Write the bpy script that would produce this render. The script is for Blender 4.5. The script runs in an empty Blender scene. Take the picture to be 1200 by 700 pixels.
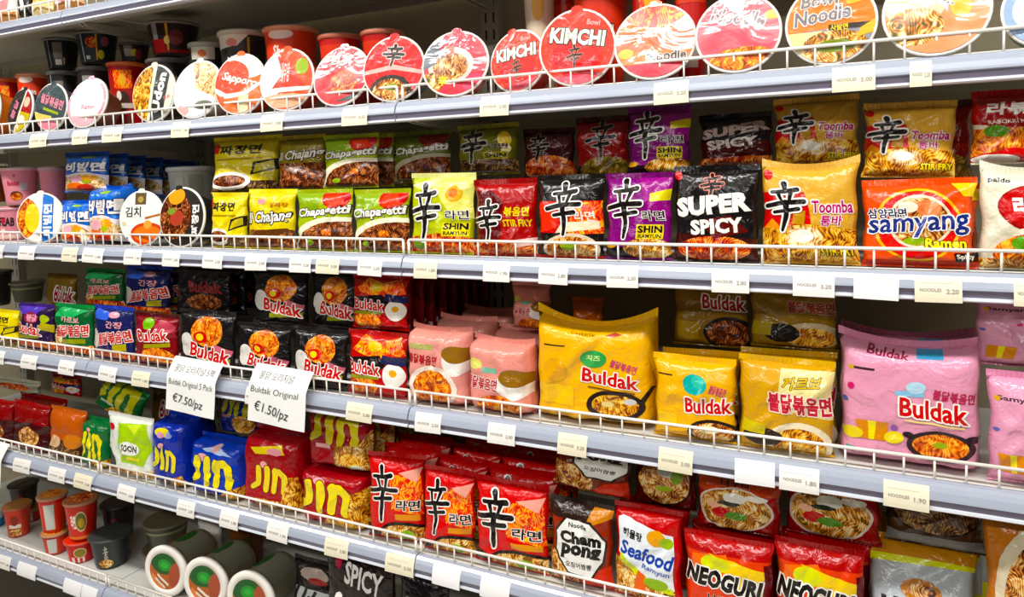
import bpy, bmesh, math, random
from mathutils import Matrix, Vector
from math import sin, cos, pi, radians

SC = bpy.context.scene
COL = SC.collection

# ------------------------------------------------------------------ camera
FPX = 860.0
YAW, PITCH, ROLL, CY, DIST = 0.469507, 0.063414, 0.031995, 251.486, 1.47178
CAMZ = 1.72
F0 = Vector((-sin(YAW), cos(YAW), 0)); R0 = Vector((cos(YAW), sin(YAW), 0)); U0 = Vector((0, 0, 1))
FW = F0 * cos(PITCH) - U0 * sin(PITCH)
UP = U0 * cos(PITCH) + F0 * sin(PITCH)
RX = R0 * cos(ROLL) - UP * sin(ROLL)
UX = R0 * sin(ROLL) + UP * cos(ROLL)
CAM = Vector((0, -DIST, CAMZ))
cd = bpy.data.cameras.new('camera')
cam = bpy.data.objects.new('camera', cd); COL.objects.link(cam)
m = Matrix.Identity(4)
for i in range(3):
    m[i][0] = RX[i]; m[i][1] = UX[i]; m[i][2] = -FW[i]; m[i][3] = CAM[i]
cam.matrix_world = m
cd.sensor_width = 36; cd.lens = 36 * FPX / 1200; cd.shift_y = (CY - 350) / 1200
cd.clip_start = 0.05
SC.camera = cam

# ------------------------------------------------------------------ light
SC.view_settings.view_transform = 'Standard'; SC.view_settings.look = 'None'
SC.view_settings.gamma = 1; SC.view_settings.use_curve_mapping = False
SC.view_settings.exposure = -0.97
W = bpy.data.worlds.new('world'); SC.world = W; W.use_nodes = True
W.node_tree.nodes['Background'].inputs[0].default_value = (0.93, 0.97, 1, 1)
W.node_tree.nodes['Background'].inputs[1].default_value = 0.06

def tube(x, y, z, length, width, energy, col=(1, .98, .95)):
    l = bpy.data.lights.new('ceiling_lamp_light', 'AREA'); l.shape = 'RECTANGLE'
    l.size = length; l.size_y = width; l.energy = energy; l.color = col
    o = bpy.data.objects.new('ceiling_lamp_light', l); COL.objects.link(o); o.location = (x, y, z)
    return o
for (x, y, e) in ((-3.6, -1.0, 64), (-1.9, -1.0, 64), (-0.2, -1.0, 64), (1.5, -1.0, 64), (-3.2, -3.2, 78), (-1, -3.2, 78), (1.2, -3.2, 78)):
    tube(x, y, 3.05, 1.5, 0.16, e)

# ------------------------------------------------------------------ helpers
def lin(c):
    c /= 255.0
    return c / 12.92 if c <= 0.04045 else ((c + 0.055) / 1.055) ** 2.4
def rgb(h, sat=1.0):
    c = [lin(int(h[k:k + 2], 16)) for k in (0, 2, 4)]
    g = 0.3 * c[0] + 0.59 * c[1] + 0.11 * c[2]
    return tuple(min(1, max(0, g + (v - g) * sat)) for v in c) + (1,)
MATS = {}
def mat(h, rough=0.27, bump=0.0, bscale=40.0, metal=0.0, coat=0.0, sat=1.0):
    key = (h, rough, bump, bscale, metal, coat, sat)
    if key in MATS: return MATS[key]
    M = bpy.data.materials.new('surface_' + h); M.use_nodes = True
    N = M.node_tree.nodes; L = M.node_tree.links; b = N['Principled BSDF']
    b.inputs['Base Color'].default_value = rgb(h, sat); b.inputs['Roughness'].default_value = rough
    b.inputs['Metallic'].default_value = metal
    b.inputs['Coat Weight'].default_value = coat; b.inputs['Coat Roughness'].default_value = 0.06
    if bump > 0:
        tc = N.new('ShaderNodeTexCoord'); t = N.new('ShaderNodeTexNoise'); t.inputs['Scale'].default_value = bscale
        t.inputs['Detail'].default_value = 3; t.inputs['Distortion'].default_value = 0.8
        L.new(tc.outputs['Object'], t.inputs['Vector'])
        bp = N.new('ShaderNodeBump'); bp.inputs['Strength'].default_value = bump; bp.inputs['Distance'].default_value = 0.01
        L.new(t.outputs['Fac'], bp.inputs['Height'])
        L.new(bp.outputs['Normal'], b.inputs['Normal']); L.new(bp.outputs['Normal'], b.inputs['Coat Normal'])
    MATS[key] = M
    return M
def film(h): return mat(h, 0.2, 0.55, 28.0, 0, 0, 1.14)
def paper(h): return mat(h, 0.33, 0.0, 40, 0, 0, 1.14)
def wrap(h): return mat(h, 0.3, 0.45, 24.0, 0.0, 0.45, 1.2)
def glare(h): return mat(h, 0.3, 0.36, 14.0, 0.0, 1.0, 1.2)
FOODS = {'yellow': ('5a2c08', 'b46a10', 'e8b030', 'f6dc80'), 'brown': ('1c0a05', '4a1c0c', '86401c', 'c88a58'),
         'red': ('5a0a04', 'b03010', 'e07028', 'f4c070'), 'orange': ('7a2c06', 'c85a10', 'ea8c24', 'f8c860'),
         'stew': ('3a1406', '9a4a18', 'd8a050', 'f4e0b0'), 'veg': ('2c4a10', 'b05818', 'e0b050', 'f2e8c0'),
         'pale': ('8a4a1c', 'd0a060', 'f0d8a0', 'fff4d8'), 'dark': ('120806', '3a1a0c', '6e4a26', 'b09060'),
         'flame': ('c01808', 'e84010', 'f88818', 'ffd040'), 'chips': ('302008', '6a5c20', '98701c', 'c8b060')}
def food(k, fin='film'):
    key = ('food', k, fin)
    if key in MATS: return MATS[key]
    M = bpy.data.materials.new('food_picture_' + k); M.use_nodes = True
    N = M.node_tree.nodes; L = M.node_tree.links; b = N['Principled BSDF']
    b.inputs['Roughness'].default_value = 0.26
    tc = N.new('ShaderNodeTexCoord')
    nw = N.new('ShaderNodeTexNoise'); nw.inputs['Scale'].default_value = 26; nw.inputs['Detail'].default_value = 1
    va = N.new('ShaderNodeVectorMath'); va.operation = 'MULTIPLY_ADD'; va.inputs[1].default_value = (.075, .075, .075)
    n1 = N.new('ShaderNodeTexNoise'); n1.inputs['Scale'].default_value = 48; n1.inputs['Detail'].default_value = 2.0; n1.inputs['Distortion'].default_value = 1.5
    wv = N.new('ShaderNodeTexWave'); wv.inputs['Scale'].default_value = 46; wv.inputs['Distortion'].default_value = 2; wv.inputs['Detail'].default_value = 1
    mx = N.new('ShaderNodeMath'); mx.operation = 'MULTIPLY_ADD'; mx.inputs[1].default_value = 0.28
    sc = N.new('ShaderNodeMath'); sc.operation = 'MULTIPLY_ADD'; sc.inputs[1].default_value = 1.5; sc.inputs[2].default_value = -.4
    L.new(tc.outputs['Object'], nw.inputs['Vector']); L.new(nw.outputs['Color'], va.inputs[0]); L.new(tc.outputs['Object'], va.inputs[2])
    L.new(tc.outputs['Object'], n1.inputs['Vector']); L.new(va.outputs[0], wv.inputs['Vector'])
    L.new(n1.outputs['Fac'], sc.inputs[0]); L.new(wv.outputs['Fac'], mx.inputs[0]); L.new(sc.outputs[0], mx.inputs[2])
    r = N.new('ShaderNodeValToRGB'); cr = r.color_ramp
    for i, (p, c) in enumerate(zip((0.18, 0.38, 0.58, 0.8), FOODS[k])):
        e = cr.elements[i] if i < 2 else cr.elements.new(p)
        e.position = p; e.color = rgb(c, 1.15)
    L.new(mx.outputs[0], r.inputs['Fac']); L.new(r.outputs['Color'], b.inputs['Base Color'])
    MATS[key] = M
    return M

def obj(name, me, parent=None):
    o = bpy.data.objects.new(name, me); COL.objects.link(o)
    if parent is not None: o.parent = parent
    return o
def empty(name, mw, label, cat, group=None):
    o = bpy.data.objects.new(name, None); COL.objects.link(o); o.matrix_world = mw
    o.empty_display_size = 0.03
    o['label'] = label; o['category'] = cat
    if group: o['group'] = group
    return o
def mesh_from(bm, name, mats, smooth=True, nrm=None):
    me = bpy.data.meshes.new(name)
    bm.verts.index_update()
    nd = {v.index: n for v, n in nrm} if nrm else None
    for x in mats: me.materials.append(x)
    if smooth:
        for f in bm.faces: f.smooth = True
    bm.to_mesh(me); bm.free()
    if nd:
        me.normals_split_custom_set_from_vertices([nd.get(v.index, v.normal) for v in me.vertices])
    return me
def dup(root, mw, label, group=None):
    r = root.copy(); COL.objects.link(r); r.matrix_world = mw; r['label'] = label
    if group: r['group'] = group
    elif 'group' in r: del r['group']
    for ch in root.children:
        c = ch.copy(); COL.objects.link(c); c.parent = r
        for g in ch.children:
            d = g.copy(); COL.objects.link(d); d.parent = c
    return r
def at(px, py, Y):
    a = (px - 600) / FPX; b = (CY - py) / FPX
    d = FW + RX * a + UX * b
    t = (Y + DIST) / d.y
    return CAM + d * t

# ------------------------------------------------------------------ printed art
TXT = {}
def text_mesh(s, bold, shear):
    key = (s, bold, shear)
    if key in TXT: return TXT[key]
    cu = bpy.data.curves.new('t', 'FONT'); cu.body = s; cu.size = 1; cu.offset = bold; cu.shear = shear
    cu.resolution_u = 2; cu.space_character = 0.98 + bold * 1.2; cu.space_line = 0.85; cu.align_x = 'CENTER'
    o = bpy.data.objects.new('t', cu); COL.objects.link(o)
    dg = bpy.context.evaluated_depsgraph_get()
    me = o.evaluated_get(dg).to_mesh()
    vs = [(v.co.x, v.co.y) for v in me.vertices]; fs = [tuple(p.vertices) for p in me.polygons]
    o.evaluated_get(dg).to_mesh_clear()
    bpy.data.objects.remove(o); bpy.data.curves.remove(cu)
    TXT[key] = (vs, fs)
    return TXT[key]

def ell(cx, cy, rx, ry, n=28, a0=0, a1=2 * pi):
    return [(cx + rx * cos(a0 + (a1 - a0) * i / n), cy + ry * sin(a0 + (a1 - a0) * i / n)) for i in range(n)]

XIN_S = [([(.50, 1.0), (.52, .87)], .17, .12), ([(.17, .82), (.52, .83), (.84, .87)], .10, .15), ([(.33, .80), (.40, .63)], .11, .08),
         ([(.68, .82), (.60, .63)], .12, .08), ([(.0, .53), (.45, .60), (1.0, .61)], .13, .15), ([(.20, .40), (.5, .43), (.84, .46)], .10, .13),
         ([(.50, .60), (.51, .30), (.47, .02)], .17, .09)]
JIN_S = [([(.17, 1), (.16, .25), (.02, .04)], .15, .12), ([(.41, 1), (.39, .0)], .17, .15), ([(.64, .98), (.61, .0)], .16, .14),
         ([(.62, .93), (.80, .99), (.90, .75), (.88, .03)], .15, .15)]

class Art:
    """flat shapes of one print, in metres, each on its own layer"""
    def __init__(s, w, h):
        s.w, s.h = w, h; s.bm = bmesh.new(); s.lay = s.bm.faces.layers.float.new('layer'); s.mats = []; s.n = 0
    def mi(s, m):
        if m not in s.mats: s.mats.append(m)
        return s.mats.index(m)
    def poly(s, pts, m, new=True):
        s.n += 1 if new else .06
        vs = [s.bm.verts.new((x, y, 0)) for x, y in pts]
        try: f = s.bm.faces.new(vs)
        except Exception: return
        f.material_index = s.mi(m); f[s.lay] = s.n
        if f.normal_update() or True:
            f.normal_update()
            if f.normal.z < 0: f.normal_flip()
    def text(s, t, cx, cy, w, h, m, bold=0.0, shear=0.0, rot=0.0, box=None, new=True):
        s.n += 1 if new else .12
        vs, fs = text_mesh(t, bold, shear)
        if not vs: return
        bv = text_mesh(t, box if box is not None else bold, shear)[0]
        x0 = min(v[0] for v in bv); x1 = max(v[0] for v in bv); y0 = min(v[1] for v in bv); y1 = max(v[1] for v in bv)
        sx = w / max(x1 - x0, 1e-6); sy = h / max(y1 - y0, 1e-6); mx = (x0 + x1) / 2; my = (y0 + y1) / 2
        c, q = cos(rot), sin(rot)
        bv = []
        for x, y in vs:
            X = (x - mx) * sx; Y = (y - my) * sy
            bv.append(s.bm.verts.new((cx + X * c - Y * q, cy + X * q + Y * c, 0)))
        k = s.mi(m)
        for f in fs:
            try: F = s.bm.faces.new([bv[i] for i in f])
            except Exception: continue
            F.material_index = k; F[s.lay] = s.n; F.normal_update()
            if F.normal.z < 0: F.normal_flip()
    def strokes(s, S, cx, cy, w, h, m, extra=0.0, rot=0.0):
        s.n += 1
        c, q = cos(rot), sin(rot)
        def P(x, y): return (cx + x * c - y * q, cy + x * q + y * c)
        for pts, w0, w1 in S:
            p = [((x - .5) * w, (y - .5) * h) for x, y in pts]; n = len(p)
            for i in range(n):
                r = (w0 + (w1 - w0) * i / (n - 1)) * w / 2 + extra
                s.poly([P(a, b) for a, b in ell(p[i][0], p[i][1], r, r, 10)], m, False)
                if i < n - 1:
                    r2 = (w0 + (w1 - w0) * (i + 1) / (n - 1)) * w / 2 + extra
                    dx = p[i + 1][0] - p[i][0]; dy = p[i + 1][1] - p[i][1]; l = math.hypot(dx, dy); nx, ny = -dy / l, dx / l
                    s.poly([P(p[i][0] - nx * r, p[i][1] - ny * r), P(p[i + 1][0] - nx * r2, p[i + 1][1] - ny * r2),
                            P(p[i + 1][0] + nx * r2, p[i + 1][1] + ny * r2), P(p[i][0] + nx * r, p[i][1] + ny * r)], m, False)
    def draw(s, spec, fin=film):
        W, H = s.w, s.h
        for e in spec:
            k = e[0]
            def C(c): return food(c[1:]) if c[0] == '@' else fin(c)
            if k == 'R': s.poly([(e[1] * W, e[2] * H), (e[3] * W, e[2] * H), (e[3] * W, e[4] * H), (e[1] * W, e[4] * H)], C(e[5]))
            elif k == 'P': s.poly([(x * W, y * H) for x, y in e[1]], C(e[2]))
            elif k == 'E': s.poly(ell(e[1] * W, e[2] * H, e[3] * W, e[4] * H), C(e[5]))
            elif k == 'T':   # text, cx, cy, w, h, colour, options
                o = e[7] if len(e) > 7 else {}
                b = o.get('b', .02); sh = o.get('s', 0); r = radians(o.get('r', 0))
                if 'o' in o:
                    g = o.get('ow', .045) * e[5] * H * .95;
                    for n_, (dx, dy) in enumerate(((1, 0), (-1, 0), (0, 1), (0, -1), (.7, .7), (-.7, .7), (.7, -.7), (-.7, -.7))):
                        s.text(e[1], e[2] * W + dx * g, e[3] * H + dy * g, e[4] * W, e[5] * H, C(o['o']), b + .008, sh, r, b, n_ == 0)
                s.text(e[1], e[2] * W, e[3] * H, e[4] * W, e[5] * H, C(e[6]), b, sh, r)
            elif k in 'XJ':  # brush sign / bar letters: cx, cy, w, h, colour, outline, outline width
                S = XIN_S if k == 'X' else JIN_S
                r = radians(e[8]) if len(e) > 8 else 0
                if e[6]: s.strokes(S, e[1] * W, e[2] * H, e[3] * W, e[4] * H, C(e[6]), e[7] * W, r)
                s.strokes(S, e[1] * W, e[2] * H, e[3] * W, e[4] * H, C(e[5]), 0, r)
    def finish(s, nu, nv, Fn, target, tmats, eps=0.00011, circle=False, nrm=None):
        """cut along the triangles of the carrying surface and lay the print on it"""
        bm = s.bm; W, H = s.w, s.h
        def cut(co, no, outer=False):
            if not bm.faces: return
            bmesh.ops.bisect_plane(bm, geom=bm.verts[:] + bm.edges[:] + bm.faces[:], dist=1e-7, plane_co=co, plane_no=no, clear_outer=outer)
        if circle:
            for i in range(32):
                a = 2 * pi * i / 32
                cut((W / 2 + W / 2 * cos(a), H / 2 + H / 2 * sin(a), 0), (cos(a), sin(a), 0), True)
        else:
            cut((0, 0, 0), (-1, 0, 0), True); cut((W, 0, 0), (1, 0, 0), True)
            cut((0, 0, 0), (0, -1, 0), True); cut((0, H, 0), (0, 1, 0), True)
        for i in range(1, nu): cut((W * i / nu, 0, 0), (1, 0, 0))
        for j in range(1, nv): cut((0, H * j / nv, 0), (0, 1, 0))
        for k in range(1 - nv, nu): cut((k * W / nu, 0, 0), Vector((nu / W, -nv / H, 0)).normalized())
        P = [[Fn(i / nu, j / nv) for j in range(nv + 1)] for i in range(nu + 1)]
        N = []
        for i in range(nu + 1):
            N.append([])
            for j in range(nv + 1):
                a = P[min(i + 1, nu)][j] - P[max(i - 1, 0)][j]; b = P[i][min(j + 1, nv)] - P[i][max(j - 1, 0)]
                n = a.cross(b); N[i].append(n.normalized() if n.length > 1e-12 else Vector((0, -1, 0)))
        base = len(tmats); tmats.extend(s.mats)
        vm = {}
        def mix(G, i, j, a, b):
            if a >= b: return G[i][j] * (1 - a) + G[i + 1][j] * (a - b) + G[i + 1][j + 1] * b
            return G[i][j] * (1 - b) + G[i][j + 1] * (b - a) + G[i + 1][j + 1] * a
        for f in bm.faces:
            L = round(f[s.lay], 3); nv_ = []
            for v in f.verts:
                key = (v, L)
                if key not in vm:
                    q = min(max(v.co.x / W * nu, 0), nu); t = min(max(v.co.y / H * nv, 0), nv)
                    i = min(int(q), nu - 1); j = min(int(t), nv - 1)
                    n = mix(N, i, j, q - i, t - j)
                    w = target.verts.new(mix(P, i, j, q - i, t - j) + n * (eps * (L + 2)))
                    vm[key] = w
                    if nrm is not None: nrm.append((w, n.normalized()))
                nv_.append(vm[key])
            try: g = target.faces.new(nv_)
            except Exception: continue
            g.material_index = base + f.material_index
        bm.free()

# ------------------------------------------------------------------ packets
def fold_fn(rng, n=5, amp=0.003):
    ls = []
    for _ in range(n):
        a = rng.uniform(0, pi); ls.append((cos(a), sin(a), rng.uniform(-.6, .6), rng.uniform(.05, .12), rng.uniform(-1, 1) * amp))
    def f(U, V):
        return sum(k * math.exp(-((U * a + V * b - c) / s) ** 2) for a, b, c, s, k in ls)
    return f

def packet(kind, w, h, t, mw, label, cat, group=None, seed=0, brick=False, ear=0.0, name=None, fin=film, art_fn=None, nub=0.0):
    rng = random.Random(seed * 7919 + 13)
    K = KINDS[kind]
    root = empty(name or ('noodle_multipack' if brick else 'noodle_packet'), mw, label, cat, group)
    sb = 0.004; st = 0.011
    fold = fold_fn(rng, 9, 0.0048 if not brick else 0.005)
    ph = [rng.uniform(0, 6.28) for _ in range(4)]; fr = rng.uniform(9, 14)
    au, av = (9.0, 8.0) if brick else (3.2, 3.4)
    ab = 26.0 if brick else 12.0
    pw = 0.42 if brick else 0.6
    pin = 0.03 if brick else 0.06
    sl = rng.uniform(-.02, .02)
    def shape(u, v, side):
        U = 2 * u - 1; V = 2 * v - 1
        prof = max(0.0, 1 - abs(U) ** au) ** pw * max(0.0, 1 - abs(V) ** (av if V > 0 else ab)) ** pw
        x = U * w / 2 * (1 - pin * (1 - V ** 4)) + 0.002 * sin(V * 6 + ph[0])
        z = sb + v * (h - sb - st)
        z += ear * (U * U - .45) * max(0, V) ** 3 + sl * U * max(0, V) * w * .4
        wr = 0.0035 * sin(U * fr + ph[1]) * abs(V) ** 5 + 0.002 * sin(V * 9 + ph[2]) * abs(U) ** 5
        d = t / 2 * prof + (fold(U, V) + wr) * min(1, prof * 1.6)
        return Vector((x, side * d, z))
    nu, nv = 22, 20
    bm = bmesh.new(); mats = []
    col = K.get('base', 'ffffff')
    bands = K.get('bands', [])      # (v below which, colour)
    cols = [col] + [c for _, c in bands]
    for c in cols: mats.append(fin(c))
    rows = {}
    for side in (-1, 1):
        for j in range(nv + 1):
            for i in range(nu + 1):
                edge = i in (0, nu) or j in (0, nv)
                key = (i, j, 0 if edge else side)
                if key not in rows: rows[key] = bm.verts.new(shape(i / nu, j / nv, side))
    for side in (-1, 1):
        for j in range(nv):
            for i in range(nu):
                q = []
                for a, b in ((i, j), (i + 1, j), (i + 1, j + 1), (i, j + 1)):
                    edge = a in (0, nu) or b in (0, nv)
                    q.append(rows[(a, b, 0 if edge else side)])
                if side > 0: bm.faces.new(q[::-1])
                else: bm.faces.new(q[:3]); bm.faces.new((q[0], q[2], q[3]))
    # material order: bands sorted ascending
    A = Art(w, h)
    A.draw(K['art'], fin)
    nrm = []
    A.finish(nu, nv, lambda u, v: shape(u, v, -1), bm, mats, nrm=nrm)
    body = obj('film_body', mesh_from(bm, 'film_body', mats, nrm=nrm), root)
    # crimped seals
    def seal(nm, v, z0, z1, c):
        b = bmesh.new(); n = 44
        g = []
        for i in range(n + 1):
            p = shape(i / n, v, -1)
            zz = 0.0006 if i % 2 else -0.0006
            wv = 0.0022 * sin(i / n * 7 + ph[3])
            ez = ear * 0.25 * ((2 * i / n - 1) ** 2) if v > .5 else 0
            g.append([b.verts.new((p.x, zz + wv * s + o, p.z + d + e)) for o in (-.0005, .0005) for d, e, s in ((z0, 0, 0), (z1, ez, 1))])
        for i in range(n):
            p, q = g[i], g[i + 1]
            b.faces.new((p[0], q[0], q[1], p[1])); b.faces.new((q[2], p[2], p[3], q[3])); b.faces.new((p[1], q[1], q[3], p[3]))
            b.faces.new((p[2], q[2], q[0], p[0]))
        b.faces.new((g[0][0], g[0][1], g[0][3], g[0][2])); b.faces.new((g[n][2], g[n][3], g[n][1], g[n][0]))
        obj(nm, mesh_from(b, nm, [fin(c)], False), root)
    seal('top_seal', 1.0, -0.001, st, K.get('top', col)); seal('bottom_seal', 0.0, -sb, 0.001, bands[0][1] if bands else K.get('bot', col))
    return root

# ------------------------------------------------------------------ cups and bowls
def lathe(bm, prof, n=40, mi=None):
    rings = []
    for r, z in prof:
        rings.append([bm.verts.new((r * cos(2 * pi * i / n), r * sin(2 * pi * i / n), z)) for i in range(n)])
    for k in range(len(prof) - 1):
        for i in range(n):
            f = bm.faces.new((rings[k][i], rings[k][(i + 1) % n], rings[k + 1][(i + 1) % n], rings[k + 1][i]))
            if mi: f.material_index = mi[k]
    return rings
def cup(kind, rt, rb, h, mw, label, cat, group=None, seed=0, name='noodle_bowl', top_print=False, rim='f4f0e8', thick_rim=False, fin=wrap):
    K = KINDS[kind]; rng = random.Random(seed + 5)
    root = empty(name, mw, label, cat, group)
    bm = bmesh.new(); base = K.get('base', 'ffffff'); mats = [paper(base), paper(K.get('foot', base))]
    def rad(z): return rb + (rt - rb) * z / h
    pr = [(0.001, 0.006), (rb * .9, 0.006), (rb * .95, 0.0), (rb, 0.0), (rad(h * .06), h * .06), (rad(h * .07) * 1.02, h * .07)] + [(rad(h * k / 8) * (1.02 if k < 2 else 1), h * k / 8) for k in range(1, 8)] + [(rad(h * .97), h * .965)]
    lathe(bm, pr, 40, [1, 1, 1, 1, 1] + [0] * 12)
    if K.get('body'):
        aw = rt * 2.6; A = Art(aw, h * .9); A.draw(K['body'], paper)
        def Fn(u, v):
            a = (u - .5) * 2.6; z = h * .05 + v * h * .9; r = rad(z) * 1.021
            return Vector((-r * sin(a), r * cos(a), z)) if top_print else Vector((r * sin(a), -r * cos(a), z))
        A.finish(22, 4, Fn, bm, mats)
    obj('cup_body', mesh_from(bm, 'cup_body', mats), root)
    bm = bmesh.new()
    k = 2.2 if thick_rim else 1.0
    lathe(bm, [(rt * .97, h * .955 - .004 * k), (rt * 1.03 + .002 * k, h * .965 - .004 * k), (rt * 1.03 + .003 * k, h * .985), (rt * 1.02 + .001, h + (.003 if thick_rim else 0)), (rt * (.80 if thick_rim else .93), h + (.0026 if thick_rim else .0002)), (rt * (.78 if thick_rim else .93), h - .002)], 40)
    obj('rim', mesh_from(bm, 'rim', [paper(K.get('rim', rim))]), root)
    bm = bmesh.new(); R = rt * (0.80 if thick_rim else 1.0); lb = K.get('lid', 'e8e8e4'); mats = [fin(lb)]
    fold = fold_fn(rng, 7, 0.0022); dome = 0.002
    def Ft(u, v):
        X = 2 * u - 1; Y = 2 * v - 1; r2 = min(1, X * X + Y * Y)
        return Vector((X * R, Y * R, h + 0.0012 + dome * (1 - r2) + fold(X, Y) * (1 - r2)))
    n = 40; rings = []; ks = [1, .97, .7, .4, .1]
    for q in ks:
        rings.append([bm.verts.new(Vector((R * q * cos(2 * pi * i / n), R * q * sin(2 * pi * i / n), h + (.001 if q > .98 else -.002)))) for i in range(n)])
    for a in range(len(ks) - 1):
        for i in range(n): bm.faces.new((rings[a][i], rings[a][(i + 1) % n], rings[a + 1][(i + 1) % n], rings[a + 1][i]))
    bm.faces.new(rings[-1])
    # edge of the lid
    low = [bm.verts.new((v.co.x, v.co.y, h - .001)) for v in rings[0]]
    for i in range(n): bm.faces.new((low[i], low[(i + 1) % n], rings[0][(i + 1) % n], rings[0][i]))
    A = Art(2 * R, 2 * R); A.draw([('R', 0, 0, 1, 1, lb)] + K.get('lidart', []), fin); nrm = []
    A.finish(10, 10, Ft, bm, mats, circle=True, nrm=nrm)
    lid = obj('lid', mesh_from(bm, 'lid', mats, nrm=nrm), root)
    if K.get('tab', True) and not thick_rim:
        bm = bmesh.new()
        pts = [(R * cos(a), R * sin(a)) for a in (1.42, 1.50, 1.57, 1.64, 1.72)]
        top = [(R * .17, R * .97), (R * .15, R * 1.09), (R * .06, R * 1.14), (-R * .06, R * 1.14), (-R * .15, R * 1.09), (-R * .17, R * .97)]
        a = [bm.verts.new((x, y, h + .0012)) for x, y in top]; b = [bm.verts.new((x, y, h + .0018)) for x, y in top]
        bm.faces.new(b); bm.faces.new(a[::-1])
        for i in range(6): bm.faces.new((a[i], a[(i + 1) % 6], b[(i + 1) % 6], b[i]))
        obj('lid_tab', mesh_from(bm, 'lid_tab', [fin(K.get('tabcol', lb))], False), lid)
    return root
# ------------------------------------------------------------------ the setting
BAY = 1.25; XB = -1.0387
RAILZ = [0.583, 0.208, -0.163, -0.538, -0.915, -1.299]
RAILH = 0.041
SH = [CAMZ + z - RAILH for z in RAILZ]
DEP = 0.47
SNAME = ['topmost shelf', 'tilted-bowl shelf', 'upper packet shelf', 'middle packet shelf', 'lower packet shelf', 'bottom tub shelf']
BAYX = [XB - 2 * BAY, XB - BAY, XB, XB + BAY + .12]
BNAME = ['left', 'centre', 'right']

def box(bm, a, b, mi=0, bev=0.0):
    r = bmesh.ops.create_cube(bm, size=1)
    vs = r['verts']
    for v in vs:
        v.co = Vector([(a[k] + b[k]) / 2 + v.co[k] * (b[k] - a[k]) for k in range(3)])
    fs = set(f for v in vs for f in v.link_faces)
    for f in fs: f.material_index = mi
    if bev:
        es = list(set(e for v in vs for e in v.link_edges))
        bmesh.ops.bevel(bm, geom=es, offset=bev, segments=2, affect='EDGES', profile=0.5)
def extrude_x(bm, prof, x0, x1, mi=None):
    n = len(prof)
    A = [bm.verts.new((x0, y, z)) for y, z in prof]; B = [bm.verts.new((x1, y, z)) for y, z in prof]
    for i in range(n):
        f = bm.faces.new((A[i], A[(i + 1) % n], B[(i + 1) % n], B[i]))
        if mi: f.material_index = mi[i]
    bm.faces.new(A[::-1]); bm.faces.new(B)
    bmesh.ops.recalc_face_normals(bm, faces=bm.faces[:])
def structure(name, bm, m):
    o = obj(name, mesh_from(bm, name, [m], False)); o['kind'] = 'structure'; return o

bm = bmesh.new(); box(bm, (-6, -4.2, -0.05), (3, 0.6, 0)); structure('floor', bm, mat('b8b0a4', 0.35, 0.05, 8))
bm = bmesh.new(); box(bm, (-6, -4.2, 3.1), (3, 0.6, 3.15)); structure('ceiling', bm, mat('e8e8e4', 0.7))
bm = bmesh.new(); box(bm, (-6, DEP + .03, 0), (3, DEP + .06, 2.7)); structure('wall_back', bm, mat('a0967a', 0.5, 0.03, 20))

steel = mat('a8a494', 0.42); lipm = mat('a6aebe', 0.22, 0.0, 40, 0.0, 0.5); board = mat('cdccc4', 0.35); strip = mat('6e687a', 0.2); bead = mat('d8dce4', 0.25)  # strip: dark reflection along the price channel, put into the colour
white = mat('f4efe4', 0.35)

def shelf(k, b):
    x0, x1 = BAYX[b] + .002, BAYX[b + 1] - .002; z = SH[k]
    root = empty('shelf', Matrix.Translation((0.5 * (x0 + x1), 0, z)), 'grey metal %s of the %s bay with a rounded price rail' % (SNAME[k], BNAME[b]), 'shelf', 'steel gondola shelves')
    hw = (x1 - x0) / 2
    bm = bmesh.new()
    extrude_x(bm, [(.002, -.001), (DEP, -.001), (DEP, -.028), (DEP - .012, -.028), (DEP - .012, -.004), (.1, -.004), (.09, -.03), (.002, -.03)], -hw, hw)
    obj('shelf_board', mesh_from(bm, 'shelf_board', [board, steel], False), root)
    for f in root.children[0].data.polygons:
        if f.normal.z < -.3 or (f.normal.y < 0 and f.center.y > .05) or f.normal.y > .5: f.material_index = 1
    bm = bmesh.new()
    pr = [(.004, .0), (-.010, -.001), (-.016, -.006), (-.021, -.014), (-.0245, -.024), (-.0255, -.028), (-.0225, -.0295), (-.0185, -.0415), (-.0235, -.0425), (-.0245, -.0465), (-.021, -.049), (-.002, -.049), (.004, -.03)]
    extrude_x(bm, pr, -hw, hw, [0, 0, 0, 0, 0, 0, 1, 2, 2, 2, 2, 0, 0])
    obj('price_rail', mesh_from(bm, 'price_rail', [lipm, strip, bead], False), root)
    for s in (-1, 1):
        bm = bmesh.new()
        pr = [(.035, -.031), (DEP, -.031), (DEP, -.075), (DEP - .03, -.075), (.10, -.052), (.05, -.046)]
        n = len(pr); xa, xb = (-hw + .004, -hw + .012) if s < 0 else (hw - .012, hw - .004)
        extrude_x(bm, pr, xa, xb)
        obj('bracket', mesh_from(bm, 'bracket', [steel], False), root)
    return root
def wire_bm(bm, a, b, r, n=6):
    a = Vector(a); b = Vector(b); d = (b - a).normalized()
    u = d.orthogonal().normalized(); w = d.cross(u)
    A = [bm.verts.new(a + (u * cos(2 * pi * i / n) + w * sin(2 * pi * i / n)) * r) for i in range(n)]
    B = [bm.verts.new(b + (u * cos(2 * pi * i / n) + w * sin(2 * pi * i / n)) * r) for i in range(n)]
    for i in range(n):
        f = bm.faces.new((A[i], A[(i + 1) % n], B[(i + 1) % n], B[i])); f.smooth = True
    bm.faces.new(A[::-1]); bm.faces.new(B)
bm = bmesh.new(); wire_bm(bm, (0, 0, -.002), (0, 0, RAILH - .002), .0021); BAR = mesh_from(bm, 'upright_wire', [white], False)
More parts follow.
